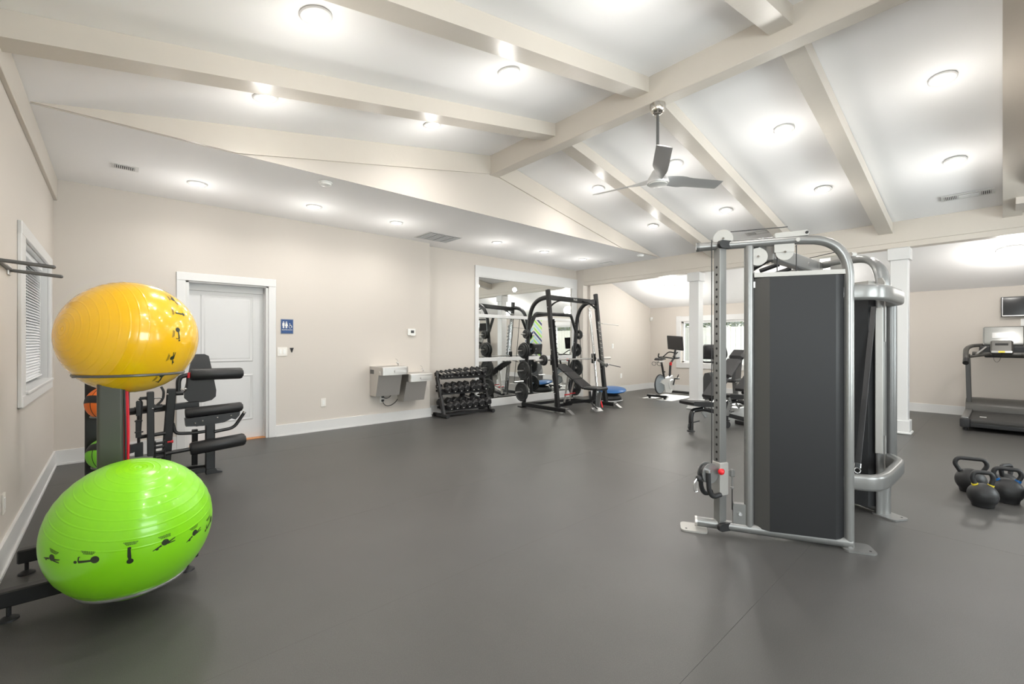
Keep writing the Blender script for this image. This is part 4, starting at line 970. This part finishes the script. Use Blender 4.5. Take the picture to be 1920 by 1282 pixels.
for i, x in enumerate(xs): dumbbell(x+.005, 0, [.064, .072, .072, .074, .074, .076, .078][i], .11, [14, 3, 2, 0, -3, -4, 2][i], 'large black hexagonal dumbbell, %s from the left on the bottom tier of the rack' % ordn[i])
t = dumbbell(.115, 0, .050, .085, 30, 'black hexagonal dumbbell lying askew on top of the bottom tier, left of two', dz=.09); t.location.y += .07; t.rotation_euler = (R(20), R(10), R(38))
t = dumbbell(.34, 0, .050, .085, 80, 'black hexagonal dumbbell lying askew on top of the bottom tier, right of two', dz=.095); t.location.y += .075; t.rotation_euler = (R(6), R(4), R(74))
# ================================================================= SQUAT MACHINE
sm_ = thing('smith_machine', 'black smith machine squat frame with plates in front of the mirror', 'exercise machine', (6.68, 5.7, 0))
O = V((6.68, 5.7, 0))
def L3(x, y, z): return V((x, y, z))-O
for X0, dy in ((6.03, 0.0), (7.33, -.115)):
    sg = -1 if X0 < 6.5 else 1
    bt = part('base_rail', MB().bar(L3(X0, 6.40+dy, .06), L3(X0, 5.20+dy, .06), .075, .075), M['black'], sm_)
    part('foot_plate', MB().prism([(0, 0), (-.15, 0), (-.15, .012), (-.0, .105)], -.038, .038, lambda u, v, w: L3(X0+w, 5.21+dy+u+.03, v)), M['silver'], bt, 'silver wedge foot')
    part('rear_foot', MB().rbox(L3(X0, 6.41+dy, .012), (.15, .12, .024), .004), M['black'], bt)
    part('front_upright', MB().bar(L3(X0, 5.455+dy, .09), L3(X0, 5.71+dy, 2.28), .062, .082, (0, 1, 0)), M['black'], sm_)
    P = [L3(X0, 6.36+dy, .05), L3(X0, 6.29+dy, .85), L3(X0, 6.22+dy, 1.60)]+bez(L3(X0, 6.22+dy, 1.60), L3(X0, 6.19+dy, 2.0), L3(X0, 6.04+dy, 2.135), L3(X0, 5.70+dy, 2.135), 14)
    part('rear_arch', MB().tube(P, .032, 4 if 0 else 12, ry=.045, up=(1, 0, 0)), M['black'], sm_)
    part('guide_rod', MB().cyl(L3(X0-sg*.075, 5.785+dy, 1.97), L3(X0-sg*.075, 5.585+dy, .20), .013, 14).cyl(L3(X0-sg*.12, 5.785+dy, 1.97), L3(X0-sg*.12, 5.585+dy, .20), .008, 10), M['chrome'], sm_, 'chrome guide rod')
    part('rod_bracket', MB().bar(L3(X0, 5.69+dy, 1.985), L3(X0-sg*.14, 5.79+dy, 1.985), .05, .014).bar(L3(X0, 5.50+dy, .34), L3(X0-sg*.14, 5.60+dy, .34), .06, .014), M['steel'], sm_)
    part('gusset', MB().tube(bez(L3(X0, 5.665+dy, 1.93), L3(X0-sg*.12, 5.68+dy, 2.05), L3(X0-sg*.28, 5.69+dy, 2.085), L3(X0-sg*.42, 5.695+dy, 2.105), 10), .012, 8, ry=.028), M['black'], sm_)
    # catch strip with slots
    a, b = L3(X0-sg*.035, 5.60+dy, 1.72), L3(X0-sg*.035, 5.50+dy, .82)
    cs_ = part('catch_strip', MB().bar(a, b, .01, .055, (0, 1, 0)), M['black'] if sg < 0 else M['silver'], sm_)
    mb = MB()
    for i in range(11):
        p = a+(b-a)*((i+.5)/11); mb.rbox(p+V((-sg*.012, -.01, 0)), (.016, .05, .016), .003, MX.Rotation(R(25), 3, 'X'), 1)
    part('catch_hooks', mb, M['black'] if sg < 0 else M['chrome'], cs_, kind='stuff')
    # counterweight column
    part('counterweight_tube', MB().cyl(L3(X0-sg*.105, 5.61+dy, .0), L3(X0-sg*.105, 5.61+dy, .35), .022, 12).lathe([(0, 0), (.05, 0), (.05, .01), (0, .01)], L3(X0-sg*.105, 5.61+dy, .345)), M['greymetal'], sm_)
    # storage pegs
    for (y, z) in ((6.20, 1.45), (6.27, 1.125), (6.285, .735), (6.335, .315)):
        y2 = y+dy*1.0
        pg = part('plate_peg', MB().cyl(L3(X0+sg*.02, y2, z), L3(X0+sg*.245, y2, z), .0145, 14).cyl(L3(X0+sg*.02, y2, z), L3(X0+sg*.035, y2, z), .032, 16), M['steel'], sm_)
    bl_ = MB()
    for z in (.25, .56, .93, 1.28, 1.66): bl_.ball(L3(X0-sg*.033, 6.36+dy-.09*z, z), .009, 8, 6)
    for z in (.35, .75, 1.15, 1.55, 1.95): bl_.ball(L3(X0-.033, 5.455+dy+.116*z, z), .008, 8, 6)
    part('bolt_heads', bl_, M['chrome'], sm_)
tc_ = part('top_crossbar', MB().bar(L3(6.03, 5.70, 2.135), L3(7.33, 5.60, 2.105), .07, .095), M['black'], sm_)
part('name_plate', MB().rbox(L3(6.70, 5.606, 2.12), (.12, .004, .042), .001), M['blackplastic'], tc_)
part('lettering', text_mb('TRUE', .046, lambda x, y, z: L3(6.70+x*1.05, 5.603-z, 2.119+y)), M['white'], tc_, smooth=None)
part('rear_crossbar', MB().tube(fillet([L3(6.03, 6.245, 1.50), L3(6.20, 6.20, 1.86), L3(7.15, 6.10, 1.86), L3(7.33, 6.11, 1.50)], .05, 4), .036, 12, ry=.028), M['black'], sm_)
part('mid_strut', MB().bar(L3(6.03, 6.20, 1.78), L3(6.03, 5.66, 1.80), .04, .03), M['black'], sm_)
part('rear_floor_bar', MB().bar(L3(6.03, 6.30, .06), L3(7.33, 6.20, .06), .06, .06), M['black'], sm_)
part('band_peg', MB().cyl(L3(7.35, 5.45, 1.672), L3(7.88, 5.42, 1.645), .011, 10), M['steel'], sm_)
part('band_peg', MB().cyl(L3(7.35, 5.38, .86), L3(7.78, 5.30, .775), .009, 10), M['greymetal'], sm_)
part('safety_spotter', MB().bar(L3(7.28, 5.50, .93), L3(7.28, 5.30, .83), .03, .045).bar(L3(7.28, 5.30, .80), L3(7.28, 5.24, .86), .03, .04), M['silver'], sm_)
part('pull_cable', MB().cyl(L3(7.22, 5.95, 1.86), L3(7.18, 5.80, .35), .007, 8), M['rubber'], sm_)
# bar
t = thing('barbell', 'long steel bar running across the smith machine', 'barbell')
part('bar', MB().cyl((5.66, 5.69, .958), (7.74, 5.545, .958), .0145, 16), M['steel'], t)
part('sleeve', MB().cyl((5.66, 5.69, .958), (5.92, 5.672, .958), .024, 16), M['steel'], t); part('sleeve', MB().cyl((7.46, 5.565, .958), (7.76, 5.543, .958), .024, 16), M['steel'], t)
for x in (6.11, 7.25):
    part('slide_block', MB().rbox((x, 5.66-(x-6.1)*.07, .96), (.06, .08, .20), .01).torus((x-.02, 5.64-(x-6.1)*.07, .96), .05, .012, (1, 0, 0), 20, 8), M['black'], t)
# plates
pc = {}
def wplate(r, th):
    mb = MB().lathe([(.026, -th*.35), (.05, -th*.5), (.06, -th*.5), (.068, -th*.22), (r-.030, -th*.22), (r-.022, -th*.5), (r-.004, -th*.5), (r, -th*.38), (r, th*.38), (r-.004, th*.5), (r-.022, th*.5), (r-.030, th*.22), (.068, th*.22), (.06, th*.5), (.05, th*.5), (.026, th*.35)], (0, 0, 0), (1, 0, 0), 40)
    mb.f = mb.f[:-2]; n = 40; mb.f += [(j, (j+1) % n, 15*n+(j+1) % n, 15*n+j) for j in range(n)]
    return mb
def plate(x, y, z, r, th, lb):
    key = (r, th)
    if key not in pc:
        t = thing('weight_plate', lb, 'weight plate', group='weight plates on the smith machine')
        part('disc', wplate(r, th), M['iron'], t, smooth=40)
        part('hub_ring', MB().torus((-th*.5, 0, 0), .036, .005, (1, 0, 0), 24, 6).torus((th*.5, 0, 0), .036, .005, (1, 0, 0), 24, 6), M['iron'], t)
        g_ = MB()
        if r > .12:
            for k_ in range(3):
                a0 = R(90+120*k_)
                pts = [((r*.66)*cos(a0+R(u)), (r*.66)*sin(a0+R(u))) for u in range(-24, 25, 8)]
                g_.tube([(-th*.3, *q) for q in pts], .010, 6).tube([(th*.3, *q) for q in pts], .010, 6)
            part('grip_slot', g_, M['silver' if r > .17 else 'iron'] if 0 else M['iron'], t)
        pc[key] = t
    else: t = copy_tree(pc[key]); t['label'] = lb
    t.location = (x, y, z); t.rotation_euler = (0, 0, R(-4)); return t
plate(5.955, 6.205, 1.45, .095, .025, 'small black weight plate on the top left peg, inner of two'); plate(5.925, 6.205, 1.45, .085, .022, 'smaller black weight plate on the top left peg, outer of two')
plate(5.955, 6.27, 1.125, .16, .028, 'large black weight plate on the second left peg, innermost'); plate(5.92, 6.27, 1.125, .145, .026, 'black weight plate on the second left peg, middle one'); plate(5.888, 6.27, 1.125, .12, .024, 'black weight plate on the second left peg, outermost')
plate(5.95, 6.285, .735, .185, .035, 'large black weight plate with hand slots on the third left peg'); plate(5.94, 6.335, .315, .19, .038, 'largest black weight plate on the lowest left peg just above the floor')
plate(7.40, 6.085, 1.45, .10, .025, 'small black weight plate on the top right peg by the beige post')
plate(7.40, 6.155, 1.125, .14, .028, 'medium black weight plate on the second right peg'); plate(7.405, 6.17, .735, .185, .035, 'large black weight plate on the third right peg behind the bench'); plate(7.41, 6.22, .315, .185, .035, 'large black weight plate on the lowest right peg behind the bench')
plate(5.885, 5.674, .958, .10, .025, 'small black weight plate on the bar end, inner of two'); plate(5.855, 5.676, .958, .09, .022, 'small black weight plate on the bar end, outer of two')

# adjustable bench under the bar
def bench(name, lb, loc, rz, cat='bench'):
    return thing(name, lb, cat, loc, rz)
t = bench('incline_bench', 'black padded incline bench with silver foot under the smith machine bar', (6.70, 5.45, 0), R(-5))
Y_ = lambda s, x, z: (x, s, z)
def pad(parent, p0, p1, w, th, n=1, nm='pad'):
    for i in range(n):
        a = V(p0)+(V(p1)-V(p0))*(i/n+.003); b = V(p0)+(V(p1)-V(p0))*((i+1)/n-.003)
        part(nm, MB().bar(a, b, w, th, (0, 0, 1), .018), M['vinyl'], parent)
pad(t, (0, .60, .835), (0, -.16, .415), .27, .055, 3, 'back_pad_section')
pad(t, (0, -.17, .425), (0, -.55, .43), .30, .055, 1, 'seat_pad')
part('spine_bar', MB().bar((0, .48, .06), (0, -.30, .20), .055, .06).bar((0, -.30, .20), (0, -.34, .40), .05, .06), M['black'], t)
part('front_leg', MB().tube(fillet([(0, -.22, .36), (0, -.24, .18), (0, -.30, .10), (0, -.40, .04)], .12), .026, 12, ry=.02), M['black'], t)
part('front_leg_plate', MB().bar((.03, -.45, .38), (.03, -.40, .08), .02, .075, (0, 1, 0)), M['silver'], t, 'silver flat front leg')
part('front_foot', MB().prism([(-.33, 0), (-.46, 0), (-.46, .012), (-.36, .075)], -.11, .11, lambda u, v, w: (w, u, v)), M['silver'], t, 'silver wedge foot')
part('lock_lever', MB().cyl((.06, -.44, .20), (.06, -.48, .08), .014, 12), M['red'], t, 'red lock lever')
part('rear_foot', MB().bar((-.22, .50, .03), (.22, .50, .03), .06, .05), M['black'], t)
part('support_strut', MB().bar((-.03, .34, .62), (-.03, .44, .08), .022, .04, (0, 1, 0)).bar((.04, .22, .56), (.04, .38, .08), .022, .04, (0, 1, 0)), M['steel'], t)
part('ladder_bracket', MB().bar((0, .42, .14), (0, .10, .24), .07, .012).cyl((-.06, .30, .17), (.06, .30, .17), .012, 10), M['steel'], t)
part('pop_pin', MB().cyl((-.08, .38, .24), (.08, .38, .24), .013, 10).cyl((-.07, .24, .28), (.07, .24, .28), .011, 10), M['red'], t, 'red tipped adjustment pin')
# balance trainer discs
def bosu(x, y, z, r, m, lb, flip=False):
    t = thing('balance_trainer', lb, 'balance trainer', (x, y, z))
    part('base_disc', MB().lathe([(0, 0), (r*.93, 0), (r, .012), (r, .035), (r*.96, .045), (0, .045)], n=40), M['blackplastic'], t)
    part('rim_stripe', MB().torus((0, 0, .024), r*.992, .008, n=44, m=8), M['white'], t, 'pale rim stripe')
    part('dome', MB().lathe([(r*.90, .045), (r*.93, .07), (r*.84, .12), (r*.62, .165), (r*.33, .19), (0, .198)], n=40), M[m], t, smooth=70)
    return t
bosu(8.08, 5.82, .001, .31, 'rubber', 'dark balance trainer lying under the blue one beside the smith machine')
bosu(8.20, 5.78, .075, .0001+.30, 'blue', 'blue domed balance trainer stacked beside the smith machine') if 0 else None
t = thing('balance_trainer', 'blue half ball balance trainer stacked on the dark one beside the smith machine', 'balance trainer', (8.13, 5.76, .20)); t.rotation_euler = (R(4), R(-6), 0)
part('dome', MB().lathe([(0, -.0), (.16, .004), (.29, .018), (.315, .04), (.295, .062), (.2, .085), (.1, .094), (0, .096)], n=44), M['blue'], t, smooth=70)
part('base_disc', MB().lathe([(0, -.012), (.2, -.012), (.24, .0), (.24, .008), (0, .008)], n=40), M['blackplastic'], t)

# ================================================================= BENCHES BY THE COLUMN
def fid_bench(loc, rz, lb):
    t = thing('adjustable_bench', lb, 'bench', loc, rz)
    part('seat_pad', MB().prism([(-.09, .435), (-.085, .40), (.0, .375), (.30, .355), (.315, .38), (.31, .42), (.15, .432), (-.06, .452)], -.14, .14, lambda u, v, w: (u, w, v)), M['vinyl'], t, smooth=25)
    d0, d1 = V((.36, 0, .44)), V((.98, 0, 1.07)); d = (d1-d0).normalized(); up = V((-d.z, 0, d.x))
    for a, b, nm in ((0, .46, 'lower_back_pad'), (.48, .90, 'upper_back_pad')):
        part(nm, MB().bar(d0+(d1-d0)*a+up*.04, d0+(d1-d0)*b+up*.045, .27, .065, tuple(up), .028), M['vinyl'], t)
    part('back_rail', MB().bar(d0-up*.02, d1+d*.06-up*.02, .05, .045, tuple(up)), M['black'], t)
    part('head_cushion', MB().bar(d1-d*.10+up*.05, d1+d*.10+up*.04, .26, .085, tuple(up), .035), M['vinyl'], t)
    part('front_leg', MB().tube(fillet([(.0, 0, .012), (.0, 0, .22), (.03, 0, .30), (.25, 0, .315), (.40, 0, .27)], .09, 8), .033, 14), M['black'], t)
    part('spine_beam', MB().bar((.30, 0, .30), (1.15, 0, .085), .06, .06), M['black'], t)
    part('foot_pad', MB().lathe([(0, 0), (.055, 0), (.055, .012), (.035, .022), (0, .022)], (0, 0, 0)), M['rubber'], t)
    part('rear_foot', MB().bar((1.13, -.2, .03), (1.13, .2, .03), .06, .06), M['black'], t)
    part('mid_wheel', MB().cyl((.70, .03, .05), (.70, -.03, .05), .05, 18), M['rubber'], t)
    part('arc_plate', MB().prism([(.62+.0, .20), (.70, .18), (.765, .26), (.78, .36), (.74, .46), (.70, .46), (.70, .36), (.66, .28)], -.035, -.028, lambda u, v, w: (u, w, v)), M['silver'], t, 'silver drilled arc plate')
    mb = MB()
    for i in range(6):
        a = R(-40+20*i); mb.cyl((.64+.115*cos(a), -.0355, .33+.115*sin(a)), (.64+.115*cos(a), -.037, .33+.115*sin(a)), .009, 10)
    part('drilled_holes', mb, M['dark'], t)
    part('foot_lever', MB().cyl((-.02, -.03, .13), (.10, -.06, .155), .009, 10).tube(fillet([(0, -.01, .03), (-.07, -.02, .05), (-.05, -.01, .12), (0, 0, .12)], .03), .009, 8), M['black'], t)
    part('adjust_tab', MB().bar((.17, -.04, .28), (.24, -.05, .20), .012, .035), M['silver'], t)
    part('bolt_heads', MB().ball((.02, -.034, .29), .012, 8, 6).ball((.20, -.034, .33), .012, 8, 6).ball(d0+d*.2-up*.02+V((0, -.027, 0)), .01, 8, 6).ball(d0+d*.45-up*.02+V((0, -.027, 0)), .01, 8, 6), M['chrome'], t)
    return t
fid_bench((6.2, 3.02, 0), math.atan2(-.35, 1), 'black adjustable bench with raised back, nearer one left of the cable machine')
fid_bench((7.47, 3.04, 0), math.atan2(-.35, 1), 'black adjustable bench behind the nearer one, half hidden by the cable machine')

# ================================================================= BIKES
t = thing('exercise_bike', 'grey recumbent exercise bike with looped handlebar behind the benches', 'exercise bike', (9.6, 4.25, 0), R(0))
u3 = lambda x, y, z: V((x-9.6, y-4.25, z))
part('shroud', MB().prism([(-.20, .06), (-.26, .20), (-.24, .45), (-.14, .62), (.02, .64), (.14, .52), (.20, .25), (.18, .06)], -.11, .11, lambda u, v, w: u3(9.55+w, 4.22-u*.55+.0, v)), M['greyvinyl'], t, smooth=30)
part('console_mast', MB().bar(u3(9.6, 4.15, .60), u3(9.58, 4.16, 1.02), .05, .05, (1, 0, 0)), M['silver'], t)
cn = part('console', MB().bar(u3(9.55, 4.23, .92), u3(9.60, 4.23, 1.24), .34, .07, (1, 0, 0), .03), M['blackplastic'], t)
part('screen', MB().bar(u3(9.512, 4.23, .96), u3(9.555, 4.23, 1.20), .24, .004, (1, 0, 0)), M['screen'], cn)
part('looped_handlebar', MB().tube(fillet([u3(9.56, 4.06, .86), u3(9.56, 4.38, .85), u3(9.50, 4.43, .92), u3(9.50, 4.42, 1.21)], .05, 6), .020, 12), M['blackplastic'], t)
part('right_handlebar', MB().tube(fillet([u3(9.56, 4.06, .86), u3(9.50, 3.93, .88), u3(9.44, 3.83, 1.02), u3(9.44, 3.87, 1.20)], .06, 6), .022, 12), M['blackplastic'], t)
part('pedal_crank', MB().cyl(u3(9.40, 4.40, .30), u3(9.70, 4.40, .30), .012, 10).rbox(u3(9.36, 4.41, .30), (.08, .10, .025), .006), M['black'], t)
part('frame_rail', MB().bar(u3(9.6, 4.25, .10), u3(9.5, 3.55, .12), .08, .07).bar(u3(9.35, 4.3, .03), u3(9.85, 4.3, .03), .06, .05).bar(u3(9.25, 3.5, .03), u3(9.75, 3.5, .03), .06, .05), M['greymetal'], t)
part('seat_cushion', MB().bar(u3(9.55, 3.88, .50), u3(9.52, 3.60, .50), .36, .08, (0, 0, 1), .03), M['vinyl'], t)
part('seat_back', MB().bar(u3(9.53, 3.68, .50), u3(9.50, 3.63, 1.06), .36, .07, (0, 1, 0), .03), M['greyvinyl'], t)
part('seat_post', MB().bar(u3(9.52, 3.68, .12), u3(9.52, 3.70, .48), .07, .09, (0, 1, 0)), M['greymetal'], t)

t = thing('spin_bike', 'black and silver spin bike with a tall screen by the far corner', 'exercise bike', (9.75, 5.28, 0))
q3 = lambda x, y, z: V((x, y, z))
part('rear_stabiliser', MB().bar(q3(-.52, -.24, .06), q3(-.56, .24, .06), .07, .05), M['black'], t)
part('stabiliser_wheel', MB().cyl(q3(-.53, -.20, .028), q3(-.53, -.16, .028), .028, 14).cyl(q3(-.56, .16, .028), q3(-.56, .20, .028), .028, 14), M['rubber'], t)
part('front_stabiliser', MB().bar(q3(.58, -.25, .06), q3(.58, .25, .06), .07, .05), M['black'], t)
fw_ = part('flywheel', MB().lathe([(0, -.012), (.19, -.012), (.205, -.018), (.21, 0), (.205, .018), (.19, .012), (0, .012)], q3(-.43, 0, .32), (0, 1, 0), 44), M['bluegrey'], t)
part('flywheel_guard', MB().torus(q3(-.43, .0, .32), .218, .012, (0, 1, 0), 44, 8), M['blackplastic'], t)
part('main_frame', MB().prism([(-.45, .36), (-.30, .30), (-.24, .12), (.02, .09), (.14, .22), (.16, .40), (.08, .50), (-.06, .46), (-.38, .42)], -.045, .045, lambda u, v, w: q3(u, w, v)), M['bikewhite'], t, smooth=30)
part('crank_cover', MB().lathe([(0, -.012), (.12, -.012), (.13, 0), (.12, .012), (0, .012)], q3(.02, -.055, .28), (0, 1, 0), 32), M['bikewhite'], t)
part('crank', MB().bar(q3(.02, -.09, .28), q3(.09, -.09, .42), .02, .03).bar(q3(.02, .09, .28), q3(-.05, .09, .14), .02, .03).rbox(q3(.10, -.14, .43), (.10, .09, .03), .006).rbox(q3(-.06, .14, .13), (.10, .09, .03), .006), M['black'], t)
part('pedal_strap', MB().tube(fillet([q3(.05, -.18, .45), q3(.10, -.19, .54), q3(.17, -.13, .50), q3(.16, -.10, .42)], .04), .007, 8), M['black'], t)
part('seat_post', MB().bar(q3(-.22, 0, .42), q3(-.36, 0, .83), .035, .045, (1, 0, 0)).cyl(q3(-.28, -.05, .60), q3(-.28, .0, .60), .014, 8), M['black'], t)
part('saddle', MB().prism([(-.55, .90), (-.50, .93), (-.30, .925), (-.22, .905), (-.22, .89), (-.50, .87), (-.55, .88)], -.07, .07, lambda u, v, w: q3(u, w*(1 if u < -.4 else .55), v)), M['vinyl'], t, smooth=30)
part('seat_slider', MB().bar(q3(-.50, 0, .845), q3(-.24, 0, .84), .03, .03), M['chrome'], t)
part('bottle_hoop', MB().torus(q3(-.60, .05, .80), .045, .006, (1, .3, .3), 20, 6).torus(q3(-.60, -.08, .80), .045, .006, (1, .3, .3), 20, 6).tube([q3(-.48, 0, .82), q3(-.60, 0, .84)], .006, 6), M['greymetal'], t)
part('bar_post', MB().bar(q3(.02, 0, .42), q3(.06, 0, .80), .04, .05, (1, 0, 0)).bar(q3(.06, 0, .78), q3(.20, 0, .90), .035, .04), M['black'], t)
part('resistance_lever', MB().rbox(q3(.02, -.03, .78), (.06, .04, .08), .012), M['red'], t, 'red resistance lever')
part('handlebar', MB().tube(fillet([q3(-.18, -.20, .96), q3(-.14, -.21, .93), q3(.10, -.20, .93), q3(.28, -.08, .90), q3(.28, .08, .90), q3(.10, .20, .93), q3(-.14, .21, .93), q3(-.12, .20, 1.02)], .05, 5), .016, 10), M['black'], t)
part('aero_bar', MB().tube(fillet([q3(-.05, -.12, .95), q3(.20, -.12, 1.06), q3(.36, 0, 1.02), q3(.20, .12, 1.06), q3(-.05, .12, .95)], .07, 5), .014, 10), M['black'], t)
part('screen_arm', MB().bar(q3(.22, 0, .88), q3(.34, 0, 1.25), .04, .04, (1, 0, 0)), M['black'], t)
scn = part('screen_housing', MB().rbox(q3(.28, .0, 1.27), (.03, .56, .34), .012, MX.Rotation(R(-8), 3, 'Y') @ MX.Rotation(R(-24), 3, 'Z')), M['blackplastic'], t)
part('screen', MB().rbox(q3(.262, -.007, 1.27), (.004, .52, .30), .001, MX.Rotation(R(-8), 3, 'Y') @ MX.Rotation(R(-24), 3, 'Z'), 1), M['screen'], scn)

# ================================================================= TREADMILL
t = thing('treadmill', 'dark grey treadmill seen from behind under the wall television', 'treadmill', (9.25, -.03, 0))
TM, BP = M['tmill'], M['blackplastic']
w3 = lambda x, y, z: V((x-9.25, y+.03, z))
part('deck_frame', MB().rbox(w3(10.1, -.03, .085), (1.66, .86, .06), .01), M['black'], t)
for s, nm in ((1, 'left'), (-1, 'right')):
    y = -.03+s*.40
    part('side_rail', MB().rbox(w3(9.93, y, .165), (1.30, .085, .075), .014), M['silver'], t)
    part('rail_end_cap', MB().rbox(w3(9.30, y, .115), (.14, .11, .135), .022), BP, t)
    part('levelling_foot', MB().cyl(w3(9.35, y, .055), w3(9.35, y, .0), .03, 14), M['rubber'], t)
    part('upright', MB().bar(w3(10.52, y+.0*s, .30), w3(10.45, y+.015*s, 1.10), .06, .085, (1, 0, 0)), M['greymetal'], t)
    part('handrail', MB().tube(fillet([w3(10.02, y+.02*s, .99), w3(10.12, y+.025*s, 1.09), w3(10.36, y+.03*s, 1.19), w3(10.60, y-.03*s, 1.235), w3(10.66, y-.16*s, 1.245)], .12, 7), .028, 14, ry=.034), TM, t)
    part('hand_grip', MB().cyl(w3(9.96, y+.02*s, .965), w3(10.06, y+.02*s, 1.02), .036, 16), M['rubber'], t)
    part('pulse_bar', MB().tube([w3(10.28, y-.09*s, 1.10), w3(10.46, y-.19*s, 1.21)], .017, 12), M['chrome'], t, 'bright pulse sensor bar')
    part('inner_rail', MB().tube(fillet([w3(10.18, y-.01*s, 1.06), w3(10.26, y-.09*s, 1.075), w3(10.42, y-.22*s, 1.10)], .06), .022, 12), TM, t)
belt = MB()
pr = [(9.33+.045*cos(R(a)), .125+.045*sin(R(a))) for a in range(270, 89, -15)]
pts = pr+[(10.55, .175), (10.55, .10)]
belt.prism([(x, z) for x, z in pts], -.385, .325, lambda u, v, w: w3(u, w, v))
part('running_belt', belt, M['belt'], t, smooth=40)
part('belt_sticker', MB().box(*[c for pair in (((9.62-9.25), (9.70-9.25)), (.19, .26), (.171, .1722)) for c in pair]), M['white'], t, 'small white sticker on the belt', smooth=None)
part('belt_sticker', MB().box(1.00, 1.06, -.36, -.28, .173, .1752), M['white'], t, 'white mark on the belt', smooth=None)
hood = [(10.42, .12), (10.40, .22), (10.46, .30), (10.60, .355), (10.85, .36), (10.98, .31), (11.02, .12)]
part('motor_hood', MB().prism(hood, -.47, .41, lambda u, v, w: w3(u, w, v)), TM, t, smooth=50)
part('hood_panel', MB().rbox(w3(10.435, -.03, .225), (.02, .68, .07), .008), BP, t)
part('console_crossbar', MB().tube([w3(10.46, .33, 1.105), w3(10.44, .17, 1.10), w3(10.44, -.23, 1.10), w3(10.46, -.39, 1.105)], .034, 14, ry=.03), TM, t)
part('console_tray', MB().rbox(w3(10.52, -.03, 1.075), (.16, .46, .06), .02), BP, t)
part('console_shelf', MB().rbox(w3(10.60, -.03, 1.17), (.14, .58, .13), .03), BP, t)
c = part('console_display', MB().bar(w3(10.58, -.01, 1.235), w3(10.70, -.01, 1.545), .455, .05, (1, 0, 0), .022), M['silver'], t)
part('display_glass', MB().bar(w3(10.562, -.01, 1.275), w3(10.664, -.01, 1.535), .415, .006, (1, 0, 0)), M['greyscreen'], c, 'pale reflective display glass')
part('display_marks', MB().bar(w3(10.590, -.01, 1.36), w3(10.624, -.01, 1.45), .25, .004, (1, 0, 0)), M['silver'], c, 'lighter programme window')
part('display_marks', MB().bar(w3(10.598, .02, 1.385), w3(10.614, .02, 1.43), .15, .004, (1, 0, 0)), M['silver'], c, 'grey readout window')
b_ = part('control_box', MB().bar(w3(10.40, .01, 1.10), w3(10.53, .01, 1.31), .245, .07, (1, 0, 0), .02), TM, t)
part('control_slot', MB().bar(w3(10.446, .01, 1.245), w3(10.464, .01, 1.275), .14, .006, (1, 0, 0)), M['dark'], b_)
part('key_strip', MB().bar(w3(10.374, .01, 1.125), w3(10.392, .01, 1.155), .225, .006, (1, 0, 0)), M['greyscreen'], b_)
part('stop_key', MB().bar(w3(10.369, .01, 1.127), w3(10.388, .01, 1.153), .07, .008, (1, 0, 0)), M['yel'], b_, 'yellow safety stop key')
part('safety_cord', MB().tube(bez(w3(10.40, .10, 1.09), w3(10.40, .10, .93), w3(10.40, .02, .93), w3(10.37, .01, 1.13), 12), .0025, 6), M['rubber'], t)
